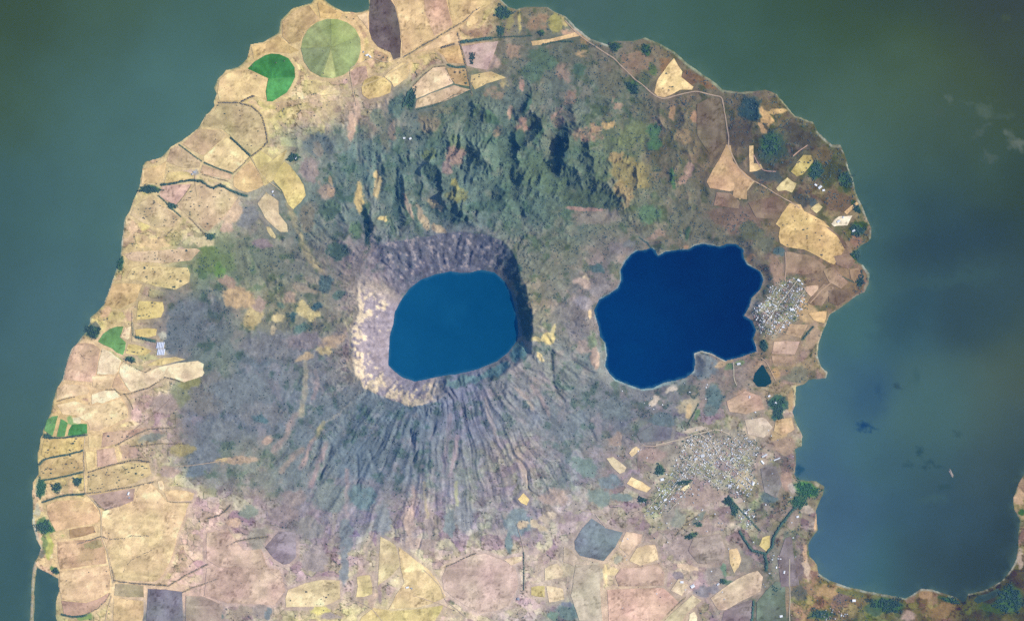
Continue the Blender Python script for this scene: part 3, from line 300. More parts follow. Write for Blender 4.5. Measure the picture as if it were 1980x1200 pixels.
# ------------------------------------------------------------------ plots of farmland: outline | colour | label
PLOTS = """479,133 493,119 513,107 525,104 540,105 558,113 570,131 571,149 562,168 554,180 527,197 517,196 514,178 519,152|72,136,86|bright green crop circle with a wedge cut out of its lower side
582,94 586,75 596,57 612,44 632,37 652,37 672,44 688,58 697,76 698,96 693,116 682,133 664,146 644,152 622,150 602,139 588,120|150,163,119|large faded olive crop circle with pale spokes beside the bright green one
717,-12 714,30 714,61 719,77 731,91 756,103 762,117 774,113 776,81 772,46 764,14 753,-4 750,-12|112,106,106|dark brown ploughed lens shaped field running off the upper edge
755,-12 815,-12 838,70 778,109 778,80 773,46 766,14|222,192,150|sandy tan field bordering the dark brown lens
817,-12 860,-12 875,50 860,59 840,70 822,25|206,174,148|pinkish tan strip field between two sandy fields by the upper edge
863,-12 944,-12 948,8 930,18 918,28 905,40 877,52|212,187,142|straw yellow field below the upper edge with a hedge along its lower side
902,50 904,40 912,32 922,33 924,41 914,52 907,56|226,202,152|small cream oval field beside the brown scrub near the upper shore
797,106 840,81 880,60 888,79 848,92 815,101|218,188,152|narrow sandy field squeezed under the long diagonal hedge
846,97 888,88 897,124 866,122 858,108|206,176,132|ochre field cornered by two crossing hedges
797,168 837,132 861,130 868,146 876,162 833,180 805,192|230,204,172|palest cream field with sharp corners above the volcano's scrub
864,132 900,134 908,168 880,163 870,150|192,168,128|small khaki field dotted with trees beside the palest cream one
806,194 833,182 878,166 910,174 862,196 819,207 803,210|202,180,152|long thin beige field along the edge of the dark slopes
893,90 930,84 964,80 952,112 942,136 922,133 903,128 898,108|186,166,158|mauve field with a dark pond of trees at its side
911,146 950,139 978,151 942,162 918,174 910,160|206,187,142|yellowish field below the mauve field
1027,80 1063,76 1113,63 1127,69 1090,76 1046,87 1030,89|208,182,142|thin yellow strip field along the northern road
1303,113 1311,127 1319,139 1317,149 1328,158 1341,168 1338,174 1315,174 1300,183 1285,189 1271,186 1265,180 1268,165 1273,152 1281,141 1290,128|222,196,150|bright triangular straw field among brown scrub near the upper shore
423,199 463,201 487,208 503,223 510,241 516,274 500,288 487,300 465,281 447,264 430,250 405,246 388,246 399,224 415,214|200,184,144|big rounded khaki field ringed by a curved hedge on the western shore
353,278 384,250 428,252 440,262 420,278 393,301 370,290|192,170,138|brownish field between the shore and the bright diamond field
440,266 462,284 482,303 468,320 451,334 420,324 395,312 394,303 415,285|228,206,160|bright diamond shaped field with an olive stain in its middle
392,319 420,328 449,338 447,347 415,342 388,335|202,176,148|thin pinkish strip below the bright diamond field
488,304 504,292 524,305 530,312 518,322 508,330 498,326|214,198,142|small yellow field below the hedge ring
452,343 468,325 484,310 499,329 516,348 511,358 498,366 479,373 462,368 452,360|218,190,146|smooth peach tan field between the diamond and the yellow tongue
550,312 562,321 570,331 581,346 588,358 592,378 582,392 568,405 558,396 552,382 546,368 530,350 536,330|223,204,144|bright yellow tongue shaped field bordering the dark western slope
499,394 515,372 539,389 540,414 556,434 558,449 543,449 528,436 515,424|206,190,156|pale beige tongue climbing into the western scrub
516,438 523,439 535,457 533,461 525,458 518,448|206,190,150|tiny pale lozenge field alone in grey scrub
276,326 300,323 321,313 318,335 313,352 290,354 274,356|216,191,146|peach field at the western shore above the wooded stream mouth
324,335 345,332 362,332 377,341 368,348 340,352 318,354|212,192,142|yellowish field north of the wooded stream
330,288 344,281 366,296 389,312 386,324 362,326 340,320 322,312|200,178,148|long brownish field slanting down from the shore
314,360 340,357 371,356 356,378 341,396 319,387 308,377|206,177,160|pink trapezoid field below the wooded stream
376,360 400,356 412,364 434,364 461,382 448,400 432,421 402,448 372,424 343,400 358,382|206,186,152|large mottled tan field south of the winding stream
258,402 275,390 291,382 320,401 348,420 335,440 300,440 275,430 252,415|208,188,152|mottled cream field by the shore with scattered trees
239,490 265,486 308,484 380,480 388,484 370,503 320,509 263,505 250,503|207,184,154|broad pale tan field at the narrow western shore
272,513 320,516 364,518 368,530 366,545 340,560 300,553 281,546 245,538 255,520|206,189,142|khaki grazing field with many dots against the grey slope
217,549 240,548 275,550 262,582 240,592 227,597 202,589 209,571|206,181,136|ochre shore field above the green one
268,582 290,582 315,584 318,600 311,613 290,616 264,618|219,201,140|yellow field dotted with trees beside the purple slope
213,635 226,631 239,631 236,642 232,651 244,662 242,676 238,686 226,681 217,673 204,668 190,660 200,645|116,162,110|vivid green field beside a narrow white strip
242,633 254,631 251,652 248,656 234,652|240,217,178|narrow white strip between green and yellow fields
262,637 285,634 304,636 302,648 285,652 264,650|216,196,136|small yellow field above a green hedge stripe
248,665 262,666 279,671 294,678 280,687 262,686 243,683|216,196,141|butter yellow field below the vivid green one
199,673 212,679 236,697 231,708 229,717 223,723 205,723 188,722 192,697|243,223,190|brightest white bare field near the western shore
240,699 262,712 281,720 310,709 345,701 384,697 395,703 393,714 396,720 392,727 375,732 357,738 338,731 320,730 300,740 285,748 268,754 253,757 240,738 231,720 233,708|239,219,184|long pale finger shaped field reaching into the grey slope
284,706 310,692 340,690 360,694 340,699 312,706|218,198,148|thin yellow sliver above the long pale finger
148,665 165,662 181,665 194,674 190,697 186,720 179,738 150,736 124,734 129,703 138,681|208,179,154|pinkish field on the western shore beside the brightest white field
110,752 125,742 145,742 163,744 174,754 170,762 150,765 130,768 110,772|216,191,157|rounded beige field at the western shore below the pinkish one
228,723 240,742 250,757 230,753 217,748 221,735|206,179,147|small brown triangle field wedged between two white ones
178,727 205,726 222,727 214,748 196,752 180,748|222,198,160|little beige square field below the brightest white one
178,762 200,755 222,754 234,767 215,772 199,779 188,776 178,781|242,222,188|cream white field with a rounded upper edge below the triangle
110,782 145,775 176,784 200,781 234,770 248,790 247,807 215,822 191,833 175,830 171,816 147,802 122,800|222,198,160|wide sandy field above the green shore strips
90,812 101,804 112,803 107,824 102,841 94,838 86,832|118,166,114|first green strip field on the shore
118,809 124,812 131,817 128,832 125,843 116,844 110,843|106,158,106|slim green strip field standing in the middle of three
140,821 155,818 169,819 169,837 150,841 132,841 134,830|86,148,96|dark green square field at the inland end of three green strips
172,843 185,840 197,839 199,861 185,864 172,865|221,199,152|pale yellow square field inland of the dark green square
200,836 225,833 255,830 285,826 260,840 226,857 196,865|203,175,153|faint pink field running up toward the grey slope
85,850 120,846 164,845 161,870 120,877 90,885 80,879|209,186,132|olive yellow shore field under the three green strips
78,900 90,888 120,882 160,873 162,906 130,917 100,923 78,926|206,183,137|tree dotted straw field on the shore between two dark hedges
166,872 184,873 185,901 169,908|219,199,149|narrow yellow rectangle beside a straight track
188,869 205,866 222,865 228,894 210,899 189,902|202,174,154|dusty pink rectangle beside the narrow yellow one
172,916 200,906 228,898 252,893 288,894 293,916 264,931 225,944 190,951 170,950|209,189,146|long pasture speckled with many dark trees
170,957 210,951 262,943 258,967 228,980 205,985 192,974 182,964|182,162,148|dull mauve field between the speckled pasture and the bright field
271,938 280,934 291,934 300,941 308,950 316,962 325,970 345,971 366,971 356,1000 343,1032 338,1057 330,1082 318,1105 308,1118 298,1123 262,1122 224,1119 215,1090 209,1065 200,1037 196,1010 199,988 230,978 256,973 262,955|229,204,162|large bright cream field with a wandering track across it
318,951 330,947 343,946 360,948 376,953 374,962 370,967 345,968 325,966|226,199,158|small bright rectangle capping the large cream field
306,930 314,927 318,940 316,948 309,944|232,208,172|little cream tab above the small bright rectangle
90,976 110,968 137,966 165,968 181,973 190,985 194,1000 190,1009 150,1017 129,1021 108,1026 98,1008 92,990|216,185,147|smooth tan shore field with rounded inland corner
134,1023 155,1019 181,1015 186,1028 160,1036 136,1040|177,150,120|dark brown rectangle inside the tan shore fields
112,1047 150,1043 175,1043 197,1040 204,1065 207,1088 160,1094 117,1100 112,1075|209,179,146|plain peach field inland of the green shore strip
162,1051 185,1043 196,1040 200,1056 180,1060 165,1060|186,174,134|small olive patch in the peach field
116,1104 160,1098 211,1092 214,1118 213,1141 190,1155 170,1163 145,1160 120,1158 115,1130|229,201,162|pale field above the rounded pink one at the lower shore
119,1160 145,1163 168,1164 190,1157 212,1145 205,1162 181,1180 160,1187 141,1190 124,1187|197,167,148|rounded pink field ending in a dark curved hedge
224,1127 250,1128 278,1131 279,1153 250,1153 222,1150|176,162,138|grey green field below the large cream field
221,1155 250,1158 278,1161 278,1186 273,1212 219,1212|214,188,148|yellowish field on the lower picture edge beside the purple one
287,1137 320,1138 353,1143 355,1212 283,1212|130,130,142|purplish grey field on the lower edge
736,1036 752,1044 764,1052 770,1070 773,1092 760,1108 745,1120 731,1131 733,1090|217,203,162|pale yellow tapering field at the foot of the gullied slope
771,1057 790,1070 808,1085 827,1098 842,1116 855,1135 861,1153 838,1164 811,1172 780,1174 752,1176 765,1150 782,1126 775,1095|223,202,158|wide cream field beside the great mauve one
864,1094 885,1083 910,1074 938,1069 968,1080 995,1097 1000,1115 1000,1132 992,1152 982,1170 955,1180 922,1182 905,1172 890,1162 872,1150 859,1138 855,1115|202,182,170|great mauve rounded field at the foot of the volcano
690,1212 700,1192 722,1174 760,1180 812,1176 858,1168 850,1185 830,1212|213,198,144|yellow green band of field on the lower edge
558,1139 590,1126 622,1119 657,1121 658,1155 640,1165 622,1171 585,1172 553,1172 552,1155|216,199,162|cream field with ragged dark clumps at its upper edge
690,1114 702,1111 715,1111 720,1130 720,1147 704,1152 688,1153 692,1132|218,201,156|small butter field by a thin dark gully
513,1057 528,1040 541,1026 572,1028 574,1052 573,1076 560,1088 549,1090 530,1078|150,141,151|dark lilac field at the western end of the slope
1111,1045 1126,1020 1144,1001 1158,1010 1172,1020 1204,1028 1197,1042 1189,1057 1178,1070 1167,1083 1145,1078 1122,1073 1112,1060|124,136,147|slate blue field with rounded corners
1231,1058 1248,1053 1266,1052 1271,1066 1272,1081 1255,1087 1237,1092 1216,1083|223,201,167|bright cream field near the slate blue field
1210,1027 1225,1029 1241,1032 1238,1048 1228,1056 1215,1072 1203,1062 1197,1056|206,181,162|pink field between the slate blue and bright cream ones
1174,1139 1210,1137 1245,1136 1282,1135 1296,1148 1312,1163 1293,1182 1274,1200 1270,1212 1178,1212|209,179,162|large salmon pink field on the lower edge
1272,1212 1300,1183 1320,1165 1338,1149 1356,1160 1328,1184 1308,1212|211,200,168|long pale green strip slanting up from the lower edge
1374,1155 1398,1136 1423,1119 1445,1108 1464,1102 1475,1114 1470,1142 1435,1160 1403,1177 1388,1178|206,187,166|long beige strip field parallel to the pale green strip
1333,1186 1342,1181 1348,1192 1345,1212 1330,1212|243,227,194|tiny white field on the lower edge
1463,1163 1480,1142 1500,1123 1518,1126 1520,1212 1462,1212|112,127,118|dull green field on the lower edge east of a dark hedge
1400,1180 1430,1166 1454,1157 1452,1212 1393,1212|141,131,137|purple brown field on the lower edge west of a dark hedge
1409,1062 1424,1058 1430,1070 1433,1081 1428,1095 1419,1106 1411,1088|213,191,152|small tan field beside green scrub in the south
1474,1038 1488,1034 1488,1058 1481,1065 1468,1054|206,191,137|little yellow field hugged by a dark tree lined stream
1172,885 1185,882 1198,892 1211,903 1207,911 1198,915 1184,902|201,187,162|beige rectangle west of the sprawling town
1212,934 1220,921 1240,930 1258,942 1250,951 1230,944|227,202,162|bright cream parallelogram west of the sprawling town
1216,875 1222,867 1229,862 1237,868 1228,877 1221,882|227,207,168|small bright rectangle above the beige one
1315,946 1323,939 1332,935 1334,941 1323,948|236,212,174|small slanting bright plot in the middle of the sprawling town
975,1081 992,1076 1009,1074 1009,1083 998,1087 988,1091|226,206,177|small cream plot at the corner of the great mauve field
1053,1121 1053,1098 1066,1091 1077,1088 1084,1098 1089,1107 1083,1115|216,201,172|cream plot with a dark bush inside
1027,1134 1040,1131 1053,1131 1053,1153 1040,1152 1027,1149|207,197,141|lime yellow plot beside a cream square
1056,1131 1072,1133 1088,1137 1091,1157 1075,1161 1061,1163|223,206,172|cream square plot beside the lime yellow one
1001,964 1012,952 1024,964 1018,976 1008,971|221,201,146|yellow kite shaped plot alone on the lower slope
1526,393 1548,396 1554,408 1574,418 1592,428 1608,444 1618,456 1626,468 1633,482 1622,500 1612,512 1592,502 1572,491 1554,482 1521,478 1508,470 1505,457 1508,440 1499,433 1512,412|210,182,134|largest sandy field on the eastern side dotted with trees
1448,282 1456,282 1457,316 1471,318 1474,326 1462,331 1449,333|216,192,147|L shaped straw field in dark scrub near the northern headland
1500,365 1511,352 1522,343 1532,352 1540,355 1536,364 1531,373 1518,368 1504,370|211,197,152|pair of pale yellow plots on the eastern headland
1529,332 1540,315 1553,300 1568,300 1572,312 1563,325 1552,337 1540,342|182,167,117|mossy ochre field with speckles on the eastern headland
1404,280 1413,282 1417,312 1435,330 1451,344 1459,351 1446,364 1410,370 1372,364 1366,352 1378,328 1392,305|191,163,131|brown fan shaped bare field narrowing to the road
1607,433 1614,424 1622,418 1636,418 1648,417 1638,436 1622,436 1612,438|236,221,202|glaring white quarry floor near the eastern shore
1567,404 1575,397 1582,393 1590,400 1585,407 1578,412|216,201,152|tiny yellow plot above the largest sandy field
1553,556 1567,552 1582,551 1582,560 1575,568 1568,573 1560,566|212,186,161|small round beige plot beside the lagoon town
1525,627 1543,627 1562,627 1556,640 1548,653 1533,650 1519,645|178,159,133|brown plot with faint rows south of the lagoon town
1496,660 1520,659 1546,660 1542,672 1536,685 1513,684 1492,683 1494,672|187,164,150|mauve plot with faint rows south of the lagoon town
1563,606 1580,602 1598,601 1597,615 1594,625 1582,622 1573,619|202,174,132|ochre shore plot on the neck east of the lagoon town
699,170 705,156 724,147 744,150 757,164 755,180 736,188 712,192 701,184|211,187,136|round ochre field just under the dark brown lens
677,141 690,131 708,128 712,150 700,160 681,168|190,162,148|small mauve plot at the lower edge of the olive crop circle
742,148 760,133 777,122 791,124 788,150 776,160 762,170 756,158|222,197,152|sandy plot between the round ochre field and the palest cream one
424,156 440,141 460,134 479,135 498,142 517,153 513,178 514,193 488,184 465,195 425,195 421,180|226,201,152|peach shore field filling the wedge of the bright green crop circle
546,42 570,20 598,11 612,30 620,38 600,50 588,62 582,80 560,86 546,70|196,172,130|brownish pasture on the shore above the olive crop circle
614,6 638,14 661,28 655,36 634,35 620,36|204,178,126|ochre plot on the tip of the shore above the olive crop circle
691,31 711,25 712,58 704,46 696,38|222,197,160|small cream triangle squeezed against the dark brown lens
486,92 510,85 538,70 560,88 578,98 560,104 530,101 508,104 492,116|206,182,132|narrow straw strip on the shore above the bright green crop circle
500,330 540,300 555,290 548,310 530,348 512,360|208,190,140|little straw plot between the peach tan field and the yellow tongue
1296,1140 1312,1118 1330,1130 1318,1150|200,184,160|small beige plot uphill of the pale green strip's roofs
1200,1098 1240,1096 1272,1088 1284,1108 1282,1130 1240,1132 1196,1132 1190,1112|192,170,154|dusty mauve field between the bright cream and the salmon ones
1113,1090 1160,1092 1160,1135 1165,1200 1120,1198 1104,1150|186,176,160|pale grey grazing land left of the salmon field
1090,1056 1105,1062 1116,1078 1108,1092 1088,1084|190,176,162|small grey beige plot touching the slate blue field
1340,1040 1392,1030 1402,1060 1396,1092 1350,1088 1330,1064|160,147,145|dull lilac scrubby field south of the sprawling town
1470,905 1500,900 1512,935 1500,962 1478,950|136,134,138|grey plot behind the walled estate near the shore
1504,1082 1518,1040 1530,1036 1536,1082 1546,1130 1510,1134|124,118,124|dark grey upright field beside the south eastern beach
400,1030 440,1020 470,1064 505,1060 520,1100 450,1112 400,1080|200,177,160|faint pink field with brown hedges west of the gullied slope
400,1098 470,1094 540,1100 552,1140 530,1168 440,1164 396,1150|196,173,158|broad faint pink field near the lower edge
360,1150 395,1152 430,1168 428,1212 360,1212|168,154,144|grey brown field beside the purplish one on the lower edge
1612,495 1640,490 1655,505 1640,520 1618,512|152,134,120|mauve brown plot beside the eastern cove
1642,521 1660,517 1668,534 1652,546 1645,538|170,150,124|tan plot inside the pale rounded headland
1591,521 1611,516 1640,546 1626,558 1602,545|162,142,124|brownish strip plot running to the pale rounded headland
1561,586 1572,570 1592,548 1612,556 1590,590 1572,590|154,136,120|brown plot crossed by the track beside the lagoon town
1601,561 1638,560 1648,574 1620,591 1602,584|124,112,102|dark brown plot on the shore below the pale rounded headland
1420,352 1444,364 1444,386 1416,381|180,154,127|little tan plot under the brown fan shaped field
1385,372 1412,374 1430,390 1428,404 1380,397|142,126,114|grey brown plot below the brown fan shaped field
1446,392 1480,384 1500,380 1518,393 1500,424 1462,421|130,116,106|dull brown field left of the largest sandy one
1347,202 1370,190 1390,190 1400,215 1403,272 1372,300 1348,262|120,112,104|dark brown scrubby field along the upright northern road
1632,410 1643,400 1656,390 1660,394 1648,405 1637,415|204,174,134|thin tan strip pointing from the quarry to the headland tip
1582,436 1604,440 1630,462 1640,478 1634,480 1618,456 1596,438|134,118,108|dark brown strip hugging the largest sandy field's shore side
1500,640 1518,646 1494,657 1484,654|150,140,128|small grey brown plot at the foot of the lagoon town
1492,688 1535,689 1530,700 1494,702|172,152,134|thin beige plot below the mauve rowed one
1404,775 1440,755 1470,765 1478,790 1440,800 1410,795|182,158,142|peach plot beside the blue grey hollow south of the pond
1500,812 1530,806 1536,830 1512,842 1496,832|186,164,132|straw plot between the teal wood and the shore
1440,812 1478,806 1494,826 1476,846 1446,838|192,178,164|chalky pale plot above the walled estate
1230,838 1262,820 1300,826 1296,848 1240,856|122,128,140|slate plot above the sprawling town's pale road
1520,486 1540,490 1562,493 1580,503 1597,515 1590,527 1570,530 1550,530 1517,527 1519,505|152,132,119|dark furrowed field below the largest sandy one"""
# inner plots that belong to the two crop circles (sectors of other ripeness)
SECTORS = [
 (0, "527,152 571,150 562,168 554,180 527,197 517,196 515,178 519,153", (88,152,96), "yellower lower half of the bright crop circle"),
 (1, "640,95 624,146 644,152 650,148", (172,178,128), "pale straw wedge in the olive crop circle"),
 (1, "639,92 582,94 588,120 602,139 621,148", (140,154,120), None),
 (1, "641,92 640,37 655,38 672,44 688,58 694,70", (160,174,120), None),
]
# ------------------------------------------------------------------ hedges and tree lines: line | width px | colour key | label
HEDGES = """423,198 445,199 463,200 487,206 505,222 511,241 515,260 518,275 503,290 487,301|3.4|dry|long hedge curving round the big khaki field on the western shore
447,266 465,283 484,302|4.2|green|thick straight hedge on the upper side of the bright diamond field
484,303 468,320 452,335|2.4|dry|thin hedge on the lower right edge of the bright diamond field
450,336 420,325 395,315|3.0|green|hedge along the lower left side of the bright diamond field
346,280 370,298 390,312|2.6|green|straight hedge running inland from the shore to the diamond field
466,198 478,190 491,185|4.0|dry|short stubby tree row above the curved hedge
312,357 340,353 368,348 390,350 402,360 412,364 425,358 435,361|4.6|green|winding stream side tree belt crossing the western farmland
436,364 450,370 462,375 478,379|4.4|green|dark tree belt at the inland end of the winding stream
371,357 356,378 341,398|2.0|dry|thin hedge slanting down from the tree belt beside the pink field
306,378 318,388 330,400 350,419|2.4|green|hedge crossing the small wood beneath the pink field
366,421 382,437 397,453|2.4|dry|straight hedge ending at a farm clump in the western farmland
334,442 326,450 320,458|2.4|dry|short hedge stub among the mottled western fields
440,350 415,344 392,338|2.0|dry|faint hedge under the thin pinkish strip
780,111 800,100 840,76 876,54 898,42 914,24 930,14|3.0|dry|long diagonal hedge crossing the northern farmland
884,62 890,85 894,104 901,128 908,160 913,185|3.2|dry|straight hedge dropping from the diagonal one toward the slope
866,126 882,131 899,130|4.0|green|short dark hedge between the ochre and the khaki fields
853,93 866,90 878,86|4.0|dry|little dark tree row inside the narrow sandy field
892,82 910,80 930,77 950,75|6.0|green|thick dark tree belt on top of the mauve field
952,74 985,72 1028,70|2.4|green|thin hedge continuing along the northern road
1048,88 1066,83 1082,80 1108,81|3.4|green|dark hedge under the thin yellow strip
798,167 816,148 837,131 860,128|2.0|dry|thin hedge around the palest cream field
806,213 840,205 880,185 912,175|2.2|green|hedge dividing the farmland from the dark slopes
139,681 155,684 163,692 178,694|2.4|dry|wavy hedge across the pinkish shore field
109,776 130,769 147,765|2.2|dry|hedge below the rounded beige shore field
205,753 222,753 235,762 255,760|2.6|dry|hedge above the cream white field
258,758 290,748 308,736 320,729 335,732 352,738|3.0|dry|hedge with small trees under the long pale finger
240,699 262,713 282,720 292,712|2.4|dry|hedge on the upper side of the long pale finger
96,846 120,846 145,843 168,840|3.6|green|dark hedge under the three green strips
76,898 84,889 100,884 130,879 161,869|4.0|green|dark tree row thickest at the shore above the straw field
76,929 100,925 130,919 162,911|3.4|green|dark hedge between the straw field and the wooded shore plots
163,871 162,890 163,909|2.4|dry|straight hedge beside the narrow yellow rectangle
171,913 200,903 228,895 258,889 290,892|3.2|dry|scalloped tree row above the speckled pasture
224,860 244,849 262,840 290,828 340,826|2.6|dry|long hedge running from the farmland into the grey slope
250,862 280,860 310,857 358,858|2.4|dry|faint hedge in the grazing land east of the pink rectangle
82,970 105,962 130,956 163,954|3.4|green|dark hedge at the top of the smooth tan shore field
166,953 200,949 225,945 262,939 300,930|3.0|dry|tree row under the speckled pasture
182,966 193,978 204,986 218,980|3.2|dry|brown hedge at the corner of the dull mauve field
150,1052 175,1043 196,1036 215,1042 235,1040 255,1034 288,1035|2.8|dry|hedge winding across the tan and cream fields
238,1106 246,1092 254,1082 272,1073 300,1058|2.0|dry|thin wandering tree row inside the large cream field
222,1121 260,1127 300,1129 326,1131 345,1120 360,1111 402,1090|3.0|dry|curving hedge along the foot of the large cream field
354,1143 372,1135 392,1129 420,1118|2.6|dry|short hedge parallel to the curving one on its lower side
323,968 346,971 372,970|2.0|dry|thin hedge under the small bright rectangle
168,1187 190,1174 204,1160 213,1146|2.6|dry|arched hedge at the rim of the rounded pink field
119,1187 140,1192 166,1188|4.0|green|dark green hedge at the bottom of the rounded pink field
215,1095 220,1112 222,1125|2.4|dry|tiny hedge linking the pale field and the curving hedge
400,1001 412,998 425,995 436,986 446,975|3.4|dry|brownish tree row in the faint pink land west of the slope
440,1054 458,1045 480,1041 520,1036|2.8|dry|hedge at the foot of the scrub west of the gullied slope
860,1095 880,1087 900,1078 920,1068|3.0|dry|dark hedge on the upper edge of the great mauve field
1012,1066 1013,1090 1013,1138|2.6|green|straight upright hedge east of the great mauve field
1305,1034 1318,1020 1330,1007 1350,997|2.6|dry|slanting hedge in the scrub south of the sprawling town
1551,656 1560,645 1571,632|4.0|green|short dark hedge between the two rowed plots and the shore
1618,530 1635,538 1652,546|2.0|green|dark ditch side hedge on the eastern headland
1290,1186 1312,1164 1325,1153|2.2|dry|hedge between the salmon field and the pale green strip
1457,1162 1455,1180 1453,1202|5.0|green|broad dark hedge splitting the purple brown and dull green fields
1430,1026 1440,1045 1455,1064 1480,1070 1492,1056 1496,1036 1512,1010 1528,990 1544,975|5.0|green|long dark stream side tree belt in the south east lowland
1478,1072 1482,1088 1480,1102|6.0|green|stub of the dark stream side tree belt pointing down
1408,958 1430,984 1450,1004 1468,1024|2.6|green|tree line along the road out of the sprawling town
240,760 252,775 258,790|1.8|dry|faint hedge at the end of the wide sandy field
256,622 258,650|2.0|green|short green hedge beside the white strip
263,650 285,656 300,659|5.0|green|green hedge stripe below the small yellow field
860,130 866,145 873,160|2.0|dry|thin tree row on the seam of cream and khaki fields
780,206 790,180 797,172|5.0|green|dark tree belt climbing the edge of the palest cream field
1350,780 1340,800 1330,818|2.4|green|dark gully tree line west of the blue grey hollow"""

# ------------------------------------------------------------------ woods: centre, radii, turn, how dense, label
GROVES = """568,305,11,7,-10,1|small dark wood with a pale roof at the tip of the yellow tongue field
290,366,20,7,4,1|dark teal wood at the mouth of the winding stream
333,398,9,6,10,.9|tiny green wood below the pink field
407,457,9,6,0,.8|dark farm clump at the end of the straight western hedge
178,640,16,11,20,.7|olive shore wood above the vivid green field
233,510,6,13,10,.8|green shore thicket on the narrow western shore
252,695,10,5,15,.8|small green wood above the long pale finger
92,843,8,5,10,1|dark clump at the shore end of the hedge under the green strips
80,943,8,18,4,.9|deep green wood in the wooded shore plots
150,930,8,8,0,1|teal square wood at the inland end of the wooded shore plots
110,942,9,10,0,.7|broken green wood in the middle of the wooded shore plots
84,1018,14,12,0,.7|green wood south of the smooth tan field's shore side
98,1022,5,5,0,1|dark knot of trees at the edge of the green shore wood
108,1103,6,5,20,1|dark clump above the shore inlet
972,24,15,12,10,.9|dark wood on the upper northern shore
968,60,7,9,0,.9|dark square wood under the upper northern shore wood
913,112,5,11,8,1|dark tree pond shaped wood in the mauve field
1046,64,6,5,0,.8|small dark clump in the northern olive plots
795,192,9,18,15,.8|dark wood at the corner of the palest cream field
1490,280,18,20,0,.55|blue green wood in the northern headland scrub
1578,330,11,17,10,.8|dark green wood behind the mossy ochre field
1635,345,14,14,0,.6|dark shore wood on the eastern headland
1657,445,14,11,20,.85|dark green wood beside the glaring white quarry
1656,402,6,10,-35,.8|dark wood on the headland tip above the quarry
1657,492,9,9,0,.8|dark cove wood on the eastern shore
1664,540,7,13,8,.85|dark wood inside the pale rounded headland
1275,908,9,10,0,.9|green wood west of the sprawling town
1241,965,9,5,10,.8|little green wood below the bright parallelogram
1322,932,16,4,-8,.7|green belt inside the sprawling town
1503,780,15,11,0,.8|dark green wood south of the dark pond
1506,798,9,11,0,.9|teal wood right below the wood south of the pond
1477,667,6,11,0,.8|green wood at the lagoon's shore below its town
1408,968,9,8,20,.9|upper dark green wood south east of the sprawling town
1419,984,7,11,-15,.9|lower dark green wood south east of the sprawling town
1560,945,24,13,20,.75|bright green marsh wood on the eastern point
1545,968,16,12,-30,.7|green marsh wood on the inner side of the eastern point
1715,1168,32,13,8,.75|dark wood along the southern bay
1840,1160,16,5,15,.7|thin dark wood beside the southern bay's knoll
1952,1158,26,26,0,.6|dark green lowland wood in the far south east corner
1585,1188,24,10,0,.5|dark scattered wood on the lower edge in the south east
1500,1140,8,8,0,.5|loose clump in the dull green field
1336,1035,12,5,-20,.7|green clump in scrub south of the sprawling town
1350,1012,7,4,0,.8|small green clump south of the sprawling town's trees
1398,1122,7,5,0,.8|green clump beside the long beige strip
1260,215,0.1,0.1,0,0|skip
1222,170,8,14,-45,.9|dark green wood on the northern brown scrub
1250,97,9,11,0,.6|green thicket beside the northern shore
1188,90,11,8,0,.6|dark thicket above the northern shore road"""

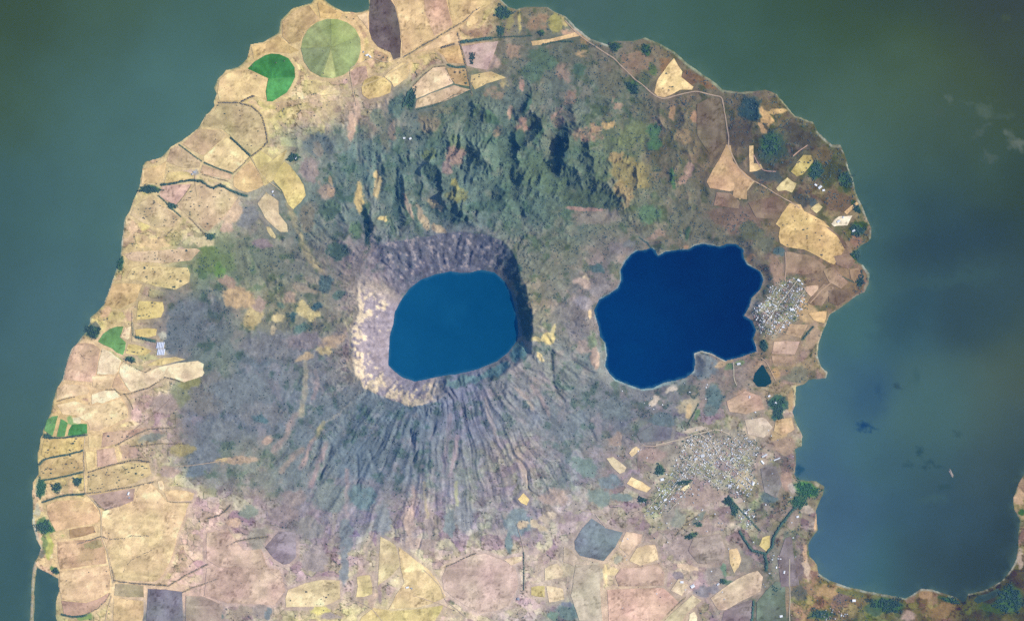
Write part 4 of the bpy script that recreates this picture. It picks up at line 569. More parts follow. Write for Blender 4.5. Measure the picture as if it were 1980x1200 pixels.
# ------------------------------------------------------------------ dirt roads
ROADS = """1093,40 1118,66 1141,84 1185,112 1222,148 1262,182 1280,192 1345,176 1375,183 1396,187 1402,220 1408,262 1408,283|2.6|176,160,148
1408,283 1424,318 1442,342 1490,368 1520,386 1545,402|2.4|186,166,148
1532,302 1548,290 1562,280|2.2|188,160,148
1429,386 1442,370 1457,351|3.4|204,182,148
1268,859 1290,855 1318,848 1345,838 1386,830 1410,838|2.4|198,186,172
1355,840 1372,850 1384,868 1395,890|2.2|206,196,184
1300,980 1322,960 1335,935 1352,905 1362,880|1.6|190,182,170
256,600 257,640 256,662|1.6|206,190,160
165,842 163,872 163,910 165,953 181,967 194,984 197,1008 197,1038 208,1066 216,1110 220,1128|2.0|216,196,168
216,1150 208,1180 203,1212|2.6|206,184,156
1470,690 1482,700 1490,716 1500,735|1.6|200,176,156
1418,700 1418,730 1424,745|1.8|196,190,172
1457,300 1472,327 1478,330 1500,332|2.0|176,150,144
1519,488 1519,528 1516,545 1535,540|1.8|186,164,152
1527,1080 1527,1140 1526,1212|2.0|182,176,162
1150,992 1160,1006 1172,1020|1.6|196,184,176
1470,600 1500,620 1520,632|1.3|190,184,172
1480,572 1510,592 1540,612|1.3|190,184,172
1505,548 1530,565 1552,580|1.3|190,184,172
1545,538 1520,570 1490,610 1472,640|1.6|196,190,178
1556,560 1535,590 1512,625 1498,648|1.3|190,184,172
1315,880 1350,908 1390,942|1.6|196,190,180
1340,845 1380,876 1420,908 1452,935|1.5|196,190,180
1400,846 1430,868 1462,892|1.3|190,184,174
1270,985 1300,948 1330,908 1372,858|1.8|200,194,184
1390,938 1412,905 1440,870|1.3|190,184,174
1250,985 1275,955 1296,925|1.3|190,184,174
1292,990 1312,966 1330,945|1.3|190,184,174
1380,990 1350,1010 1300,1040|1.2|176,166,158
1120,985 1150,990 1200,1000 1240,985|1.4|188,176,166
1240,860 1262,862 1300,856|1.3|196,178,166
1000,1012 1012,1060 1014,1140|1.2|190,178,168
820,1100 850,1130 862,1160 900,1190|1.4|196,182,170
660,1156 690,1160 720,1176 740,1200|1.3|190,176,166
400,1098 450,1092 510,1094 556,1130|1.4|200,180,168
470,880 420,892 360,900 300,905|1.3|190,172,156
310,712 340,720 380,700|0.1|0,0,0
230,860 260,830 300,800 330,770|1.2|176,156,146
690,205 680,160 677,132 700,122 716,112|1.6|204,184,160
716,112 745,122 780,110|1.4|204,184,160
530,200 600,190 676,178 740,150 790,122|1.4|206,188,158
545,370 520,352 500,330 486,304|1.3|210,192,158
378,338 378,360 382,380|1.2|200,180,150
1566,585 1590,560 1612,540|2.6|184,160,140
800,1150 850,1165 880,1180|1.4|200,180,165
1445,880 1452,884 1470,872 1484,868|0.1|0,0,0"""
TOWN_GROUND = ['1478,580 1486,556 1500,546 1520,538 1545,535 1553,548 1556,570 1560,590 1552,606 1535,622 1518,636 1500,650 1480,652 1465,640 1462,622 1452,606 1460,590', '1312,876 1325,850 1345,838 1362,830 1385,838 1404,846 1430,836 1462,846 1470,870 1452,900 1460,925 1450,960 1425,962 1402,940 1392,950 1362,925 1335,915 1325,940 1335,955 1310,965 1290,985 1262,1000 1246,985 1270,940 1290,925 1300,900', '1422,1000 1436,983 1450,980 1462,1000 1455,1015 1436,1020']
# ------------------------------------------------------------------ heights
wx = fbm(PX, PY, 22, 3, 1) * 2.2; wy = fbm(PX, PY, 22, 3, 2) * 2.2
cx_ = fbm(PX, PY, 9, 2, 3) * 1.0
D_COAST = sdf(COAST, X=PX + wx * 0.8, Y=PY + wy * 0.8) + cx_ * 0.7
_sl = sub(1845, 1120, 1965, 1185)
_bw = sdf(BACKWATER, X=PX[_sl], Y=PY[_sl])
D_COAST[_sl] = np.minimum(D_COAST[_sl], -_bw)
D_RIM = np.full(PX.shape, -900, np.float32)
sl, v = sdf_local(RIM, 480); D_RIM[sl] = v
v = sdf(RIM, X=PX[sl] + wx[sl] * 1.5, Y=PY[sl] + wy[sl] * 1.5); D_RIM[sl] = v
D_CL = np.full(PX.shape, -900, np.float32)
sl = sub(640, 420, 1100, 820); D_CL[sl] = sdf(CRATER_LAKE, X=PX[sl] + wx[sl] * .4, Y=PY[sl] + wy[sl] * .4)
D_LG = np.full(PX.shape, -900, np.float32)
sl = sub(1050, 380, 1580, 850); D_LG[sl] = sdf(LAGOON, X=PX[sl] + wx[sl] * .3, Y=PY[sl] + wy[sl] * .3)
D_PD = np.full(PX.shape, -900, np.float32)
sl = sub(1400, 640, 1560, 810); D_PD[sl] = sdf(POND, X=PX[sl], Y=PY[sl])

PLOTS_P = []
for row in PLOTS.strip().split('\n'):
    a, c, lab = row.split('|')
    PLOTS_P.append((P(a), tuple(float(v) for v in c.split(',')), lab))
FLAT = np.zeros(PX.shape, np.float32)          # 1 on worked land, which is smooth
for poly, c, lab in PLOTS_P:
    sl, v = sdf_local(poly, 14)
    FLAT[sl] = np.maximum(FLAT[sl], sstep(-12, -2, v))

LAKE_Z, CRATER_Z, LAGOON_Z, POND_Z = 0.0, 45.0, 8.0, 14.0
dpos = np.maximum(D_COAST, 0)
h = 2.0 + 46 * (1 - np.exp(-dpos / 130.0))
Dout = np.maximum(-D_RIM, 0)
rimtop = 215 + 60 * fbm(PX, PY, 50, 4, 4)
h = h + rimtop * np.clip(np.exp(-Dout / 125.0) - 0.03, 0, 1) * sstep(0, 90, dpos)
north = np.exp(-((PX - 985) / 190.0) ** 2 - ((PY - 320) / 105.0) ** 2)
h = h + 90 * north + 70 * np.exp(-((PX - 1205) / 45.0) ** 2 - ((PY - 350) / 42.0) ** 2)
relief = (1 - 0.93 * FLAT) * sstep(0, 40, dpos)
h = h + relief * (14 * fbm(PX, PY, 70, 5, 5) + (22 + 150 * north) * fbm(PX + 0.35 * PY + 14 * fbm(PX, PY, 40, 2, 3), PY * 0.62, 42, 5, 6, 0.52)) * sstep(0, 60, dpos)

# broken, branching high ground in the north
hx_ = PX + fbm(PX, PY, 45, 3, 1) * 16; hy_ = PY + fbm(PX, PY, 45, 3, 4) * 16
rid = 0.0; am = 1.0; wgt = 1.0
for o in range(5):
    f = 2.0 ** o / 58.0
    nn = 1 - np.abs(2 * vnoise(hx_ * f * 1.25 + o * 31.3, hy_ * f + o * 17.7, o + 2) - 1)
    nn = nn * nn * wgt
    rid = rid + am * nn; wgt = np.clip(nn * 1.6, 0, 1); am *= 0.58
hills = np.clip(np.exp(-((PX - 960) / 260.0) ** 2 - ((PY - 310) / 115.0) ** 2) * 1.25 + 0.35 * np.exp(-((PX - 1330) / 140.0) ** 2 - ((PY - 300) / 120.0) ** 2) + 0.25 * np.exp(-((PX - 560) / 130.0) ** 2 - ((PY - 560) / 170.0) ** 2), 0, 1)
h = h + relief * hills * 60 * (rid - 0.75) * (D_RIM < 0) * sstep(0, 30, Dout)

# gullies running down from the rim
CX, CY = 868.0, 630.0
th = np.arctan2(PY - CY, PX - CX); rr = np.hypot(PX - CX, PY - CY)
ths = th / (2 * np.pi) + 0.5
wig = fbm(PX, PY, 46, 3, 7)
south = np.exp(-((np.degrees(th) - 108) / 40.0) ** 4) * 0.9 + 0.35 * np.exp(-((np.degrees(th) - 45) / 30.0) ** 2)
east = np.clip(np.cos(th), 0, 1) ** 2
reach = 40 + 70 * sstep(0.2, 0.9, -np.cos(th + 0.35)* 0 + np.sin(th - 0.35))
amp = relief * sstep(2, 40, Dout) * (1 - sstep(130 + reach, 250 + reach, Dout)) * (0.48 + 0.72 * south + 0.15 * east)
r1 = 1 - np.abs(2 * vnoise(ths * 112 + wig * 0.5, rr / 150.0, 1, 112) - 1)
r2 = 1 - np.abs(2 * vnoise(ths * 244 + wig * 0.95, rr / 80.0, 2, 244) - 1)
depthv = 0.35 + 1.25 * vnoise(ths * 40, rr / 200.0, 6, 40)
h = h - amp * depthv * (28 * (r1 ** 2.2 - 0.32) + 15 * (r2 ** 2 - 0.35))
# radial ribs of the small fan cone
th2 = np.arctan2(PY - 350, PX - 1195) / (2 * np.pi) + 0.5; rr2 = np.hypot(PX - 1195, PY - 350)
r3 = 1 - np.abs(2 * vnoise(th2 * 44 + fbm(PX, PY, 20, 2, 3) * 0.5, rr2 / 60, 3, 44) - 1)
h = h - 16 * r3 ** 2 * np.exp(-((rr2 - 40) / 30.0) ** 2)

SUNX, SUNY = math.cos(SUN_AZ), -math.sin(SUN_AZ)      # towards the sun, in photo axes
mid = fbm(PX, PY, 18, 3, 2)
def crest(spec, H, ww, we):
    pts = P(spec)
    m = max(ww, we) + 6
    xs = [p[0] for p in pts]; ys = [p[1] for p in pts]
    sl = sub(min(xs) - m, min(ys) - m, max(xs) + m, max(ys) + m)
    X = PX[sl] + wx[sl] * 2.0; Y = PY[sl] + wy[sl] * 2.0
    Ltot = sum(math.dist(a, b) for a, b in zip(pts[:-1], pts[1:])); Lrun = 0.0
    pos = np.zeros(X.shape, np.float32)
    best = np.full(X.shape, 1e9, np.float32); side = np.zeros(X.shape, np.float32)
    for a, b in zip(pts[:-1], pts[1:]):
        dx, dy = b[0] - a[0], b[1] - a[1]
        t = np.clip(((X - a[0]) * dx + (Y - a[1]) * dy) / (dx * dx + dy * dy + 1e-9), 0, 1)
        ex, ey = X - a[0] - t * dx, Y - a[1] - t * dy
        d = np.hypot(ex, ey)
        s = (ex * SUNX + ey * SUNY) / (d + 1e-3)
        k = d < best
        best = np.where(k, d, best); side = np.where(k, s, side)
        seg = math.dist(a, b); pos = np.where(k, (Lrun + t * seg) / Ltot, pos); Lrun += seg
    w = ww + (we - ww) * sstep(-0.35, 0.35, side)
    t = np.clip(1 - best / w, 0, 1)
    return sl, H * (0.35 * t + 0.65 * t * t * (3 - 2 * t)) * (0.85 + 0.4 * mid[sl]) * (0.45 + 0.55 * np.sin(np.pi * np.clip(pos, 0.04, 0.96)) ** 0.7)
for spec, H, ww, we in RIDGES:
    sl, v = crest(spec, H * 0.98, ww * 1.8, we * 1.4)
    h[sl] = np.maximum(h[sl], h[sl] * 0.999 + v * (1 - 0.9 * FLAT[sl]))
for spec, hw, dep in VALLEYS:
    if dep:
        pts = P(spec)
        sl, d = line_dist(pts, hw * 4)
        h[sl] -= dep * np.exp(-(d / (hw * 1.15)) ** 2) * (1 - 0.9 * FLAT[sl])

# erosion by many drops of rain
def rain(hm, region, n, steps, er, seed):
    g = np.random.default_rng(seed)
    H, Wd = hm.shape
    js, is_ = np.nonzero(region)
    k = g.integers(0, len(js), n)
    x = is_[k] + g.random(n); y = js[k] + g.random(n)
    vx = np.zeros(n); vy = np.zeros(n); sed = np.zeros(n); spd = np.ones(n); wat = np.ones(n)
    x = np.clip(x, 1, Wd - 3); y = np.clip(y, 1, H - 3)
    for s in range(steps):
        ix = x.astype(np.int64); iy = y.astype(np.int64); u = x - ix; v = y - iy
        i00 = iy * Wd + ix
        f = hm.ravel()
        a, b, c, d = f[i00], f[i00 + 1], f[i00 + Wd], f[i00 + Wd + 1]
        gx = (b - a) * (1 - v) + (d - c) * v; gy = (c - a) * (1 - u) + (d - b) * u
        z = a * (1 - u) * (1 - v) + b * u * (1 - v) + c * (1 - u) * v + d * u * v
        vx = vx * 0.25 - gx * 0.75; vy = vy * 0.25 - gy * 0.75
        L = np.hypot(vx, vy) + 1e-6
        vx /= L; vy /= L
        x2 = np.clip(x + vx, 1, Wd - 3); y2 = np.clip(y + vy, 1, H - 3)
        jx = x2.astype(np.int64); jy = y2.astype(np.int64); uu = x2 - jx; vv = y2 - jy
        j00 = jy * Wd + jx
        z2 = f[j00] * (1 - uu) * (1 - vv) + f[j00 + 1] * uu * (1 - vv) + f[j00 + Wd] * (1 - uu) * vv + f[j00 + Wd + 1] * uu * vv
        dz = z2 - z
        cap = np.maximum(-dz, 0.15) * spd * wat * 1.1
        dep = np.where(dz > 0, np.minimum(dz, sed), np.where(sed > cap, (sed - cap) * 0.12, 0))
        ero = np.where((dz <= 0) & (sed <= cap), np.minimum((cap - sed) * er, -dz * 0.6), 0)
        q = dep - ero
        for idx, w in ((i00, (1 - u) * (1 - v)), (i00 + 1, u * (1 - v)), (i00 + Wd, (1 - u) * v), (i00 + Wd + 1, u * v)):
            f += np.bincount(idx, q * w, minlength=f.size).astype(f.dtype)
        sed = sed - q
        spd = np.sqrt(np.maximum(spd * spd - dz * 0.05, 0.2)); spd = np.minimum(spd, 4)
        wat *= 0.985
        x, y = x2, y2
    return hm

def blur(a, n=1):
    for _ in range(n):
        p = np.pad(a, 1, mode='edge')
        a = (p[:-2, 1:-1] + p[2:, 1:-1] + p[1:-1, :-2] + p[1:-1, 2:] + 4 * p[1:-1, 1:-1]) / 8
    return a

h = h.astype(np.float32)
wild = (FLAT < 0.2) & (dpos > 25) & (D_LG < -6)
cut = sub(250, 60, 1560, 1130)
hc = np.ascontiguousarray(h[cut].astype(np.float64))
h_before = hc.copy()
for b in range(14):
    hc = rain(hc, wild[cut], 60000, 46, 0.2, 50 + b)
    for _ in range(3):
        p_ = np.pad(hc, 1, mode='edge')
        low4 = np.minimum(np.minimum(p_[:-2, 1:-1], p_[2:, 1:-1]), np.minimum(p_[1:-1, :-2], p_[1:-1, 2:]))
        hc = np.maximum(hc, low4)
hc = h_before + np.clip(0.5 * (hc - h_before) + 0.5 * blur(hc - h_before, 1), -22 - 22 * np.exp(-Dout / 110.0)[cut], 6)
keep = (1 - FLAT[cut]) * sstep(8, 40, dpos[cut])
h[cut] = h_before + (hc - h_before) * keep * (1 - 0.15 * north[cut]) * (1 - 0.15 * (south * sstep(2, 40, Dout) * (1 - sstep(200, 320, Dout)))[cut])

# crater: rim to crater lake, given by the two outlines
sl = sub(640, 420, 1100, 820)
din = np.maximum(D_RIM[sl], 0); dl = np.maximum(-D_CL[sl], 0.01)
t = din / (din + dl + 1e-3)
hr = h[sl]
rock = vnoise(ths[sl] * 150 + wig[sl] * 1.5, rr[sl] / 60, 4, 150) - 0.5
rock2 = fbm(PX[sl], PY[sl], 11, 3, 2)
wall = CRATER_Z + (hr - CRATER_Z) * np.clip(1 - t, 0, 1) ** 1.05 + (34 * rock + 32 * rock2) * np.sin(np.clip(t, 0, 1) * np.pi)
hin = np.where(D_CL[sl] > 0, CRATER_Z - 2 - D_CL[sl] * 2.0, np.maximum(wall, CRATER_Z + 0.5))
h[sl] = np.where(D_RIM[sl] > 0, hin, hr)

# lagoon and pond
sl = sub(1050, 380, 1580, 850)
d = np.maximum(-D_LG[sl], 0)
tuff = 22 * np.exp(-((d - 22) / 16.0) ** 2)
hl = LAGOON_Z + 1.0 + (np.maximum(h[sl] + tuff, LAGOON_Z + 3) - LAGOON_Z) * sstep(0, 20, d)
h[sl] = np.where(D_LG[sl] > 0, LAGOON_Z - 2 - D_LG[sl], np.where(d < 60, hl, h[sl]))
sl = sub(1400, 640, 1560, 810)
d = np.maximum(-D_PD[sl], 0)
h[sl] = np.where(D_PD[sl] > 0, POND_Z - 1.5 - D_PD[sl], np.where(d < 14, POND_Z + 0.6 + (np.maximum(h[sl], POND_Z + 2) - POND_Z) * sstep(0, 14, d), h[sl]))
# shore
lake_any = np.maximum.reduce([D_CL, D_LG, D_PD])
h = np.maximum(h, np.where(lake_any < 0, 1.5 + np.minimum(D_COAST * 0.6, 5.0), -40))
h = np.where(D_COAST > 0, np.minimum(h, 0.6 + D_COAST * 4.0), -1.0 + D_COAST * 1.2).astype(np.float32)
h = np.maximum(h, -40)
RELIEF = h

def gz(px, py):
    """ground height at a photo position"""
    fx = np.clip((np.asarray(px, float) - GX[0]) / CELL, 0, NX - 1.001); fy = np.clip((np.asarray(py, float) - GY[0]) / CELL, 0, NY - 1.001)
    i = fx.astype(int); j = fy.astype(int); u = fx - i; v = fy - j
    return RELIEF[j, i] * (1 - u) * (1 - v) + RELIEF[j, i + 1] * u * (1 - v) + RELIEF[j + 1, i] * (1 - u) * v + RELIEF[j + 1, i + 1] * u * v

# ------------------------------------------------------------------ land cover colours
def spread(spec, sigma):
    a = np.array([[float(v) for v in t.split(',')] for t in spec.split()])
    st = 4
    Xc = PX[::st, ::st] + fbm(PX[::st, ::st], PY[::st, ::st], 60, 3, 1) * 26
    Yc = PY[::st, ::st] + fbm(PX[::st, ::st], PY[::st, ::st], 60, 3, 4) * 26
    num = np.zeros(Xc.shape + (3,)); den = np.zeros(Xc.shape)
    for x, y, r, g, b in a:
        w = np.exp(-((Xc - x) ** 2 + (Yc - y) ** 2) / (2 * sigma ** 2)) + 1e-9 / (1 + (Xc - x) ** 2 + (Yc - y) ** 2)
        num += w[..., None] * np.array([r, g, b]); den += w
    c = num / den[..., None]
    # back to the full grid
    jj = np.arange(NY) / st; ii = np.arange(NX) / st
    j0 = np.minimum(jj.astype(int), c.shape[0] - 2); i0 = np.minimum(ii.astype(int), c.shape[1] - 2)
    v = (jj - j0)[:, None, None]; u = (ii - i0)[None, :, None]
    v = np.minimum(v, 1); u = np.minimum(u, 1)
    return (c[j0][:, i0] * (1 - u) * (1 - v) + c[j0][:, i0 + 1] * u * (1 - v) + c[j0 + 1][:, i0] * (1 - u) * v + c[j0 + 1][:, i0 + 1] * u * v)

tone = spread(GRID, 36)
mott = fbm(PX, PY, 16, 4, 5, 0.6); mott2 = fbm(PX, PY, 7, 3, 6, 0.6); mott3 = fbm(PX, PY, 40, 3, 3)
farm = sstep(400, 470, tone.sum(-1))           # dry grassland reads lighter, scrub darker
tone = tone * (1 + (0.10 * mott + 0.08 * mott2 + 0.05 * mott3)[..., None])
# leafier and barer patches of scrub
leaf = sstep(0.08, 0.4, fbm(PX, PY, 19, 4, 2, 0.6)) * (1 - farm)
leaf = leaf * (1 - 0.6 * hills)
tone = tone * (1 - leaf[..., None] * np.array([0.22, 0.12, 0.16]))
bare = sstep(0.12, 0.42, fbm(PX, PY, 24, 4, 7, 0.6)) * (1 - farm) * sstep(0, 60, dpos)
tone = tone + bare[..., None] * np.array([17, 9, 8])
# built-up ground
for pl in TOWN_GROUND:
    sl, v = sdf_local(P(pl), 14)
    w = (sstep(-8, 6, v + 6 * mott[sl]) * 0.62)[..., None]
    tone[sl] = tone[sl] * (1 - w) + (np.array([138, 144, 131]) * (1 + 0.16 * mott2[sl])[..., None]) * w
# smallholdings of the lowland: uneven parcels, each with its own dryness, some with a ragged hedge between
def parcels(cell, seed):
    vx_ = PX / cell + fbm(PX, PY, 40, 2, seed) * 0.5; vy_ = PY / cell * 1.25 + fbm(PX, PY, 40, 2, seed + 3) * 0.5
    ci = np.floor(vx_).astype(int); cj = np.floor(vy_).astype(int)
    f1 = np.full(PX.shape, 9.0, np.float32); f2 = f1.copy(); idn = np.zeros(PX.shape, np.float32); idm = idn.copy()
    t1, t2, t3, t4 = (_tab[(seed + k) % 8] for k in range(4))
    for di in (-1, 0, 1):
        for dj in (-1, 0, 1):
            a, b = (ci + di) & 255, (cj + dj) & 255
            d = np.abs(ci + di + 0.15 + 0.7 * t1[b, a] - vx_) + np.abs(cj + dj + 0.15 + 0.7 * t2[b, a] - vy_) * 0.9
            k = d < f1
            f2 = np.where(k, f1, np.minimum(f2, d)); idn = np.where(k, t3[b, a], idn); idm = np.where(k, t4[b, a], idm)
            f1 = np.where(k, d, f1)
    return idn, idm, (f2 - f1) * cell
low = np.clip(farm + sstep(1000, 1060, PY) * (PX > 380) + sstep(1180, 1260, PX) * sstep(770, 830, PY) + sstep(1420, 1500, PX) * 0.7, 0, 1) * (1 - sstep(0.2, 0.8, FLAT)) * (D_RIM < -8)
PATCH = np.zeros(PX.shape, np.float32)
for cell, seed, amt in ((30.0, 1, 1.0), (13.0, 4, 0.7)):
    idn, idm, edge = parcels(cell, seed)
    PATCH += amt * (idn - 0.5) * 0.15 - 0.16 * amt * (1 - sstep(0.3, 2.2, edge)) * sstep(-0.05, 0.3, fbm(PX, PY, 30, 3, seed + 2))
    tone = tone * (1 + (low * amt * (idn - 0.5) * 0.20)[..., None]) + (low * amt * (idm - 0.5) * 22)[..., None] * np.array([0.5, 0.9, -0.1])
    hedge_w = low * amt * (1 - sstep(0.3, 1.6, edge)) * sstep(-0.05, 0.3, fbm(PX, PY, 30, 3, seed))
    tone = tone * (1 - 0.42 * hedge_w[..., None] * np.array([1.0, 0.82, 0.85]))
speck0 = sstep(0.30, 0.5, fbm(PX, PY, 4.2, 2, 2)) * sstep(-0.1, 0.4, fbm(PX, PY, 30, 2, 7))
PATCH -= 0.22 * speck0
speck = sstep(0.30, 0.5, fbm(PX, PY, 4.2, 2, 2)) * low * sstep(-0.2, 0.3, fbm(PX, PY, 26, 2, 6))
tone = tone * (1 - 0.28 * speck[..., None])
bwx = fbm(PX, PY, 14, 3, 0, 0.6) * 7; bwy = fbm(PX, PY, 14, 3, 6, 0.6) * 7
rag = fbm(PX, PY, 6.5, 3, 1, 0.65) + 0.5 * fbm(PX, PY, 20, 2, 5)
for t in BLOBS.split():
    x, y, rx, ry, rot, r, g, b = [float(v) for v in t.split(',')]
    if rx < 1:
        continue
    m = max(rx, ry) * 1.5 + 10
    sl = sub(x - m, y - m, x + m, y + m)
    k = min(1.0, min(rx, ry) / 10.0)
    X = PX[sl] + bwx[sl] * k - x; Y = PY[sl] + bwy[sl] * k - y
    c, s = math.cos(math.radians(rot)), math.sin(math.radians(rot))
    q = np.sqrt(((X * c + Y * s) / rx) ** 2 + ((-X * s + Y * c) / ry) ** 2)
    w = (1 - sstep(0.5, 1.35, q)) * (0.72 if (y < 300 and 850 < x < 1260 and r > g + 6) else 1.0)  # pinks painted for sunlit northern slopes go on weaker
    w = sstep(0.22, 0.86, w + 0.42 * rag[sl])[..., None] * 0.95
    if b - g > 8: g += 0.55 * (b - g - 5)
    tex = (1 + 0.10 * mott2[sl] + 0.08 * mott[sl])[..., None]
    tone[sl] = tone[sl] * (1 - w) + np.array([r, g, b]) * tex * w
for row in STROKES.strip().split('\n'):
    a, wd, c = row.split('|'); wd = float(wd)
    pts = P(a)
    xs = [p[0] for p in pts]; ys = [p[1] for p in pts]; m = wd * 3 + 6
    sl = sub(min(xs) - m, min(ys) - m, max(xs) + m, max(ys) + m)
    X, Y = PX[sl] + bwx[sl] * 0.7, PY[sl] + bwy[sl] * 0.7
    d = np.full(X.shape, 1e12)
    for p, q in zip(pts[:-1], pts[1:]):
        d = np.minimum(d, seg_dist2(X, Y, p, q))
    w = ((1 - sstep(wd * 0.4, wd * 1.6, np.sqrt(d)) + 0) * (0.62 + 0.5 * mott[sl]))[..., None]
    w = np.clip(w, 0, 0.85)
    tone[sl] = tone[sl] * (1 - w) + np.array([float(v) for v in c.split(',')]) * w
# bare pale tuff on the inner crater wall that faces the morning sun
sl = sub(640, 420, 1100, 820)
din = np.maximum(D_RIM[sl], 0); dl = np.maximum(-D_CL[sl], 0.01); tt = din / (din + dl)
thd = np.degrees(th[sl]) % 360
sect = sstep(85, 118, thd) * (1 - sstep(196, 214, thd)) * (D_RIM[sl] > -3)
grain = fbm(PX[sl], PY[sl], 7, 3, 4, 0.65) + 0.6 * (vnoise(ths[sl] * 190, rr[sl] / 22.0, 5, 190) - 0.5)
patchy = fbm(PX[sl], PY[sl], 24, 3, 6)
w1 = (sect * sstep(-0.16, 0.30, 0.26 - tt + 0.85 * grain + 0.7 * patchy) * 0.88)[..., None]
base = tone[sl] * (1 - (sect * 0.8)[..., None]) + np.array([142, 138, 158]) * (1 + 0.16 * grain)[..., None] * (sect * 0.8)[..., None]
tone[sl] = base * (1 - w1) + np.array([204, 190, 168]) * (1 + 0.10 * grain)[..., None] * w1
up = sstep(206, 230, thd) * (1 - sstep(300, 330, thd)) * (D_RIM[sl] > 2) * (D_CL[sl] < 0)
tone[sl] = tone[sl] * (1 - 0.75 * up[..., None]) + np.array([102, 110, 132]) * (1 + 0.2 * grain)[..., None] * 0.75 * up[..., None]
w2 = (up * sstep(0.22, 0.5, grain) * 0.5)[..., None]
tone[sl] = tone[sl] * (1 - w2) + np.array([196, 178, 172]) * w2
# leaf litter and undergrowth below hedges and woods
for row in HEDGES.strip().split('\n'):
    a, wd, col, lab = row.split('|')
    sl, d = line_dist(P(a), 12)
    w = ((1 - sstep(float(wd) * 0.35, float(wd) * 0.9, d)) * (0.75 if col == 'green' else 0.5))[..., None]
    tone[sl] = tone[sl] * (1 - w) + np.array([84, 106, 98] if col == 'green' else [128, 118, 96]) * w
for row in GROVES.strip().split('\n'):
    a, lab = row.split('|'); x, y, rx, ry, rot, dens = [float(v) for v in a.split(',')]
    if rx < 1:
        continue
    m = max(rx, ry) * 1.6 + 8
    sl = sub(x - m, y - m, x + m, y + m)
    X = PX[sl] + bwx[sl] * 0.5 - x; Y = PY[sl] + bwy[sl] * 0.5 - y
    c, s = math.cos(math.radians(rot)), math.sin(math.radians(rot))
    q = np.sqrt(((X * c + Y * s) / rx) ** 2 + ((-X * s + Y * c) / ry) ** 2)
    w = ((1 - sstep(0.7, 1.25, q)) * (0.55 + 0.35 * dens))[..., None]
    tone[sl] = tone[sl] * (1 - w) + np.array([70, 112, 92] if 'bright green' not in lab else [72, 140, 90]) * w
# green fringe and sand along the water
fr = (1 - sstep(0, 5, D_COAST)) * sstep(-0.1, 0.35, fbm(PX, PY, 30, 3, 4))
tone = tone * (1 - 0.6 * fr[..., None]) + np.array([96, 116, 96]) * 0.6 * fr[..., None]
for row in SHORES.strip().split('\n'):
    a, wd, c = row.split('|')
    pts = P(a)
    sl, d = line_dist(pts, 10)
    w = ((1 - sstep(float(wd) * 0.5, float(wd) * 1.5, d)) * np.clip(0.62 + 0.9 * rag[sl] + 0.5 * mott3[sl], 0.05, 0.95))[..., None]
    tone[sl] = tone[sl] * (1 - w) + np.array([float(v) for v in c.split(',')]) * w
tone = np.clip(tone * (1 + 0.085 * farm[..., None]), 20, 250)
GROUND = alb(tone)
# ------------------------------------------------------------------ materials
def new_mat(name):
    m = bpy.data.materials.new(name); m.use_nodes = True
    nt = m.node_tree
    return m, nt, nt.nodes["Principled BSDF"]

def mottled(name, fine=9.0, coarse=60.0, amount=0.22, rough=0.95, spec=0.15, furrow=0.0):
    """colour attribute of the land cover, broken up by two scales of noise laid out on the ground"""
    m, nt, b = new_mat(name)
    at = nt.nodes.new("ShaderNodeAttribute"); at.attribute_name = "cover"
    tc = nt.nodes.new("ShaderNodeNewGeometry")
    outs = []
    for sc, det, seed in ((1.0 / fine, 4, 0), (1.0 / coarse, 5, 1)):
        n = nt.nodes.new("ShaderNodeTexNoise"); n.inputs["Scale"].default_value = sc; n.inputs["Detail"].default_value = det
        n.inputs["Roughness"].default_value = 0.62
        mp = nt.nodes.new("ShaderNodeVectorMath"); mp.operation = 'ADD'; mp.inputs[1].default_value = (seed * 913.0, seed * 177.0, 0)
        nt.links.new(tc.outputs["Position"], mp.inputs[0]); nt.links.new(mp.outputs[0], n.inputs["Vector"])
        r = nt.nodes.new("ShaderNodeMapRange"); r.inputs[1].default_value = 0.28; r.inputs[2].default_value = 0.72
        r.inputs[3].default_value = 1 - amount; r.inputs[4].default_value = 1 + amount
        nt.links.new(n.outputs["Fac"], r.inputs[0]); outs.append(r.outputs[0])
    mul = nt.nodes.new("ShaderNodeMath"); mul.operation = 'MULTIPLY'
    nt.links.new(outs[0], mul.inputs[0]); nt.links.new(outs[1], mul.inputs[1])
    v = nt.nodes.new("ShaderNodeVectorMath"); v.operation = 'SCALE'
    nt.links.new(at.outputs["Color"], v.inputs[0]); nt.links.new(mul.outputs[0], v.inputs["Scale"])
    nt.links.new(v.outputs[0], b.inputs["Base Color"])
    b.inputs["Roughness"].default_value = rough
    b.inputs["Specular IOR Level"].default_value = spec
    return m

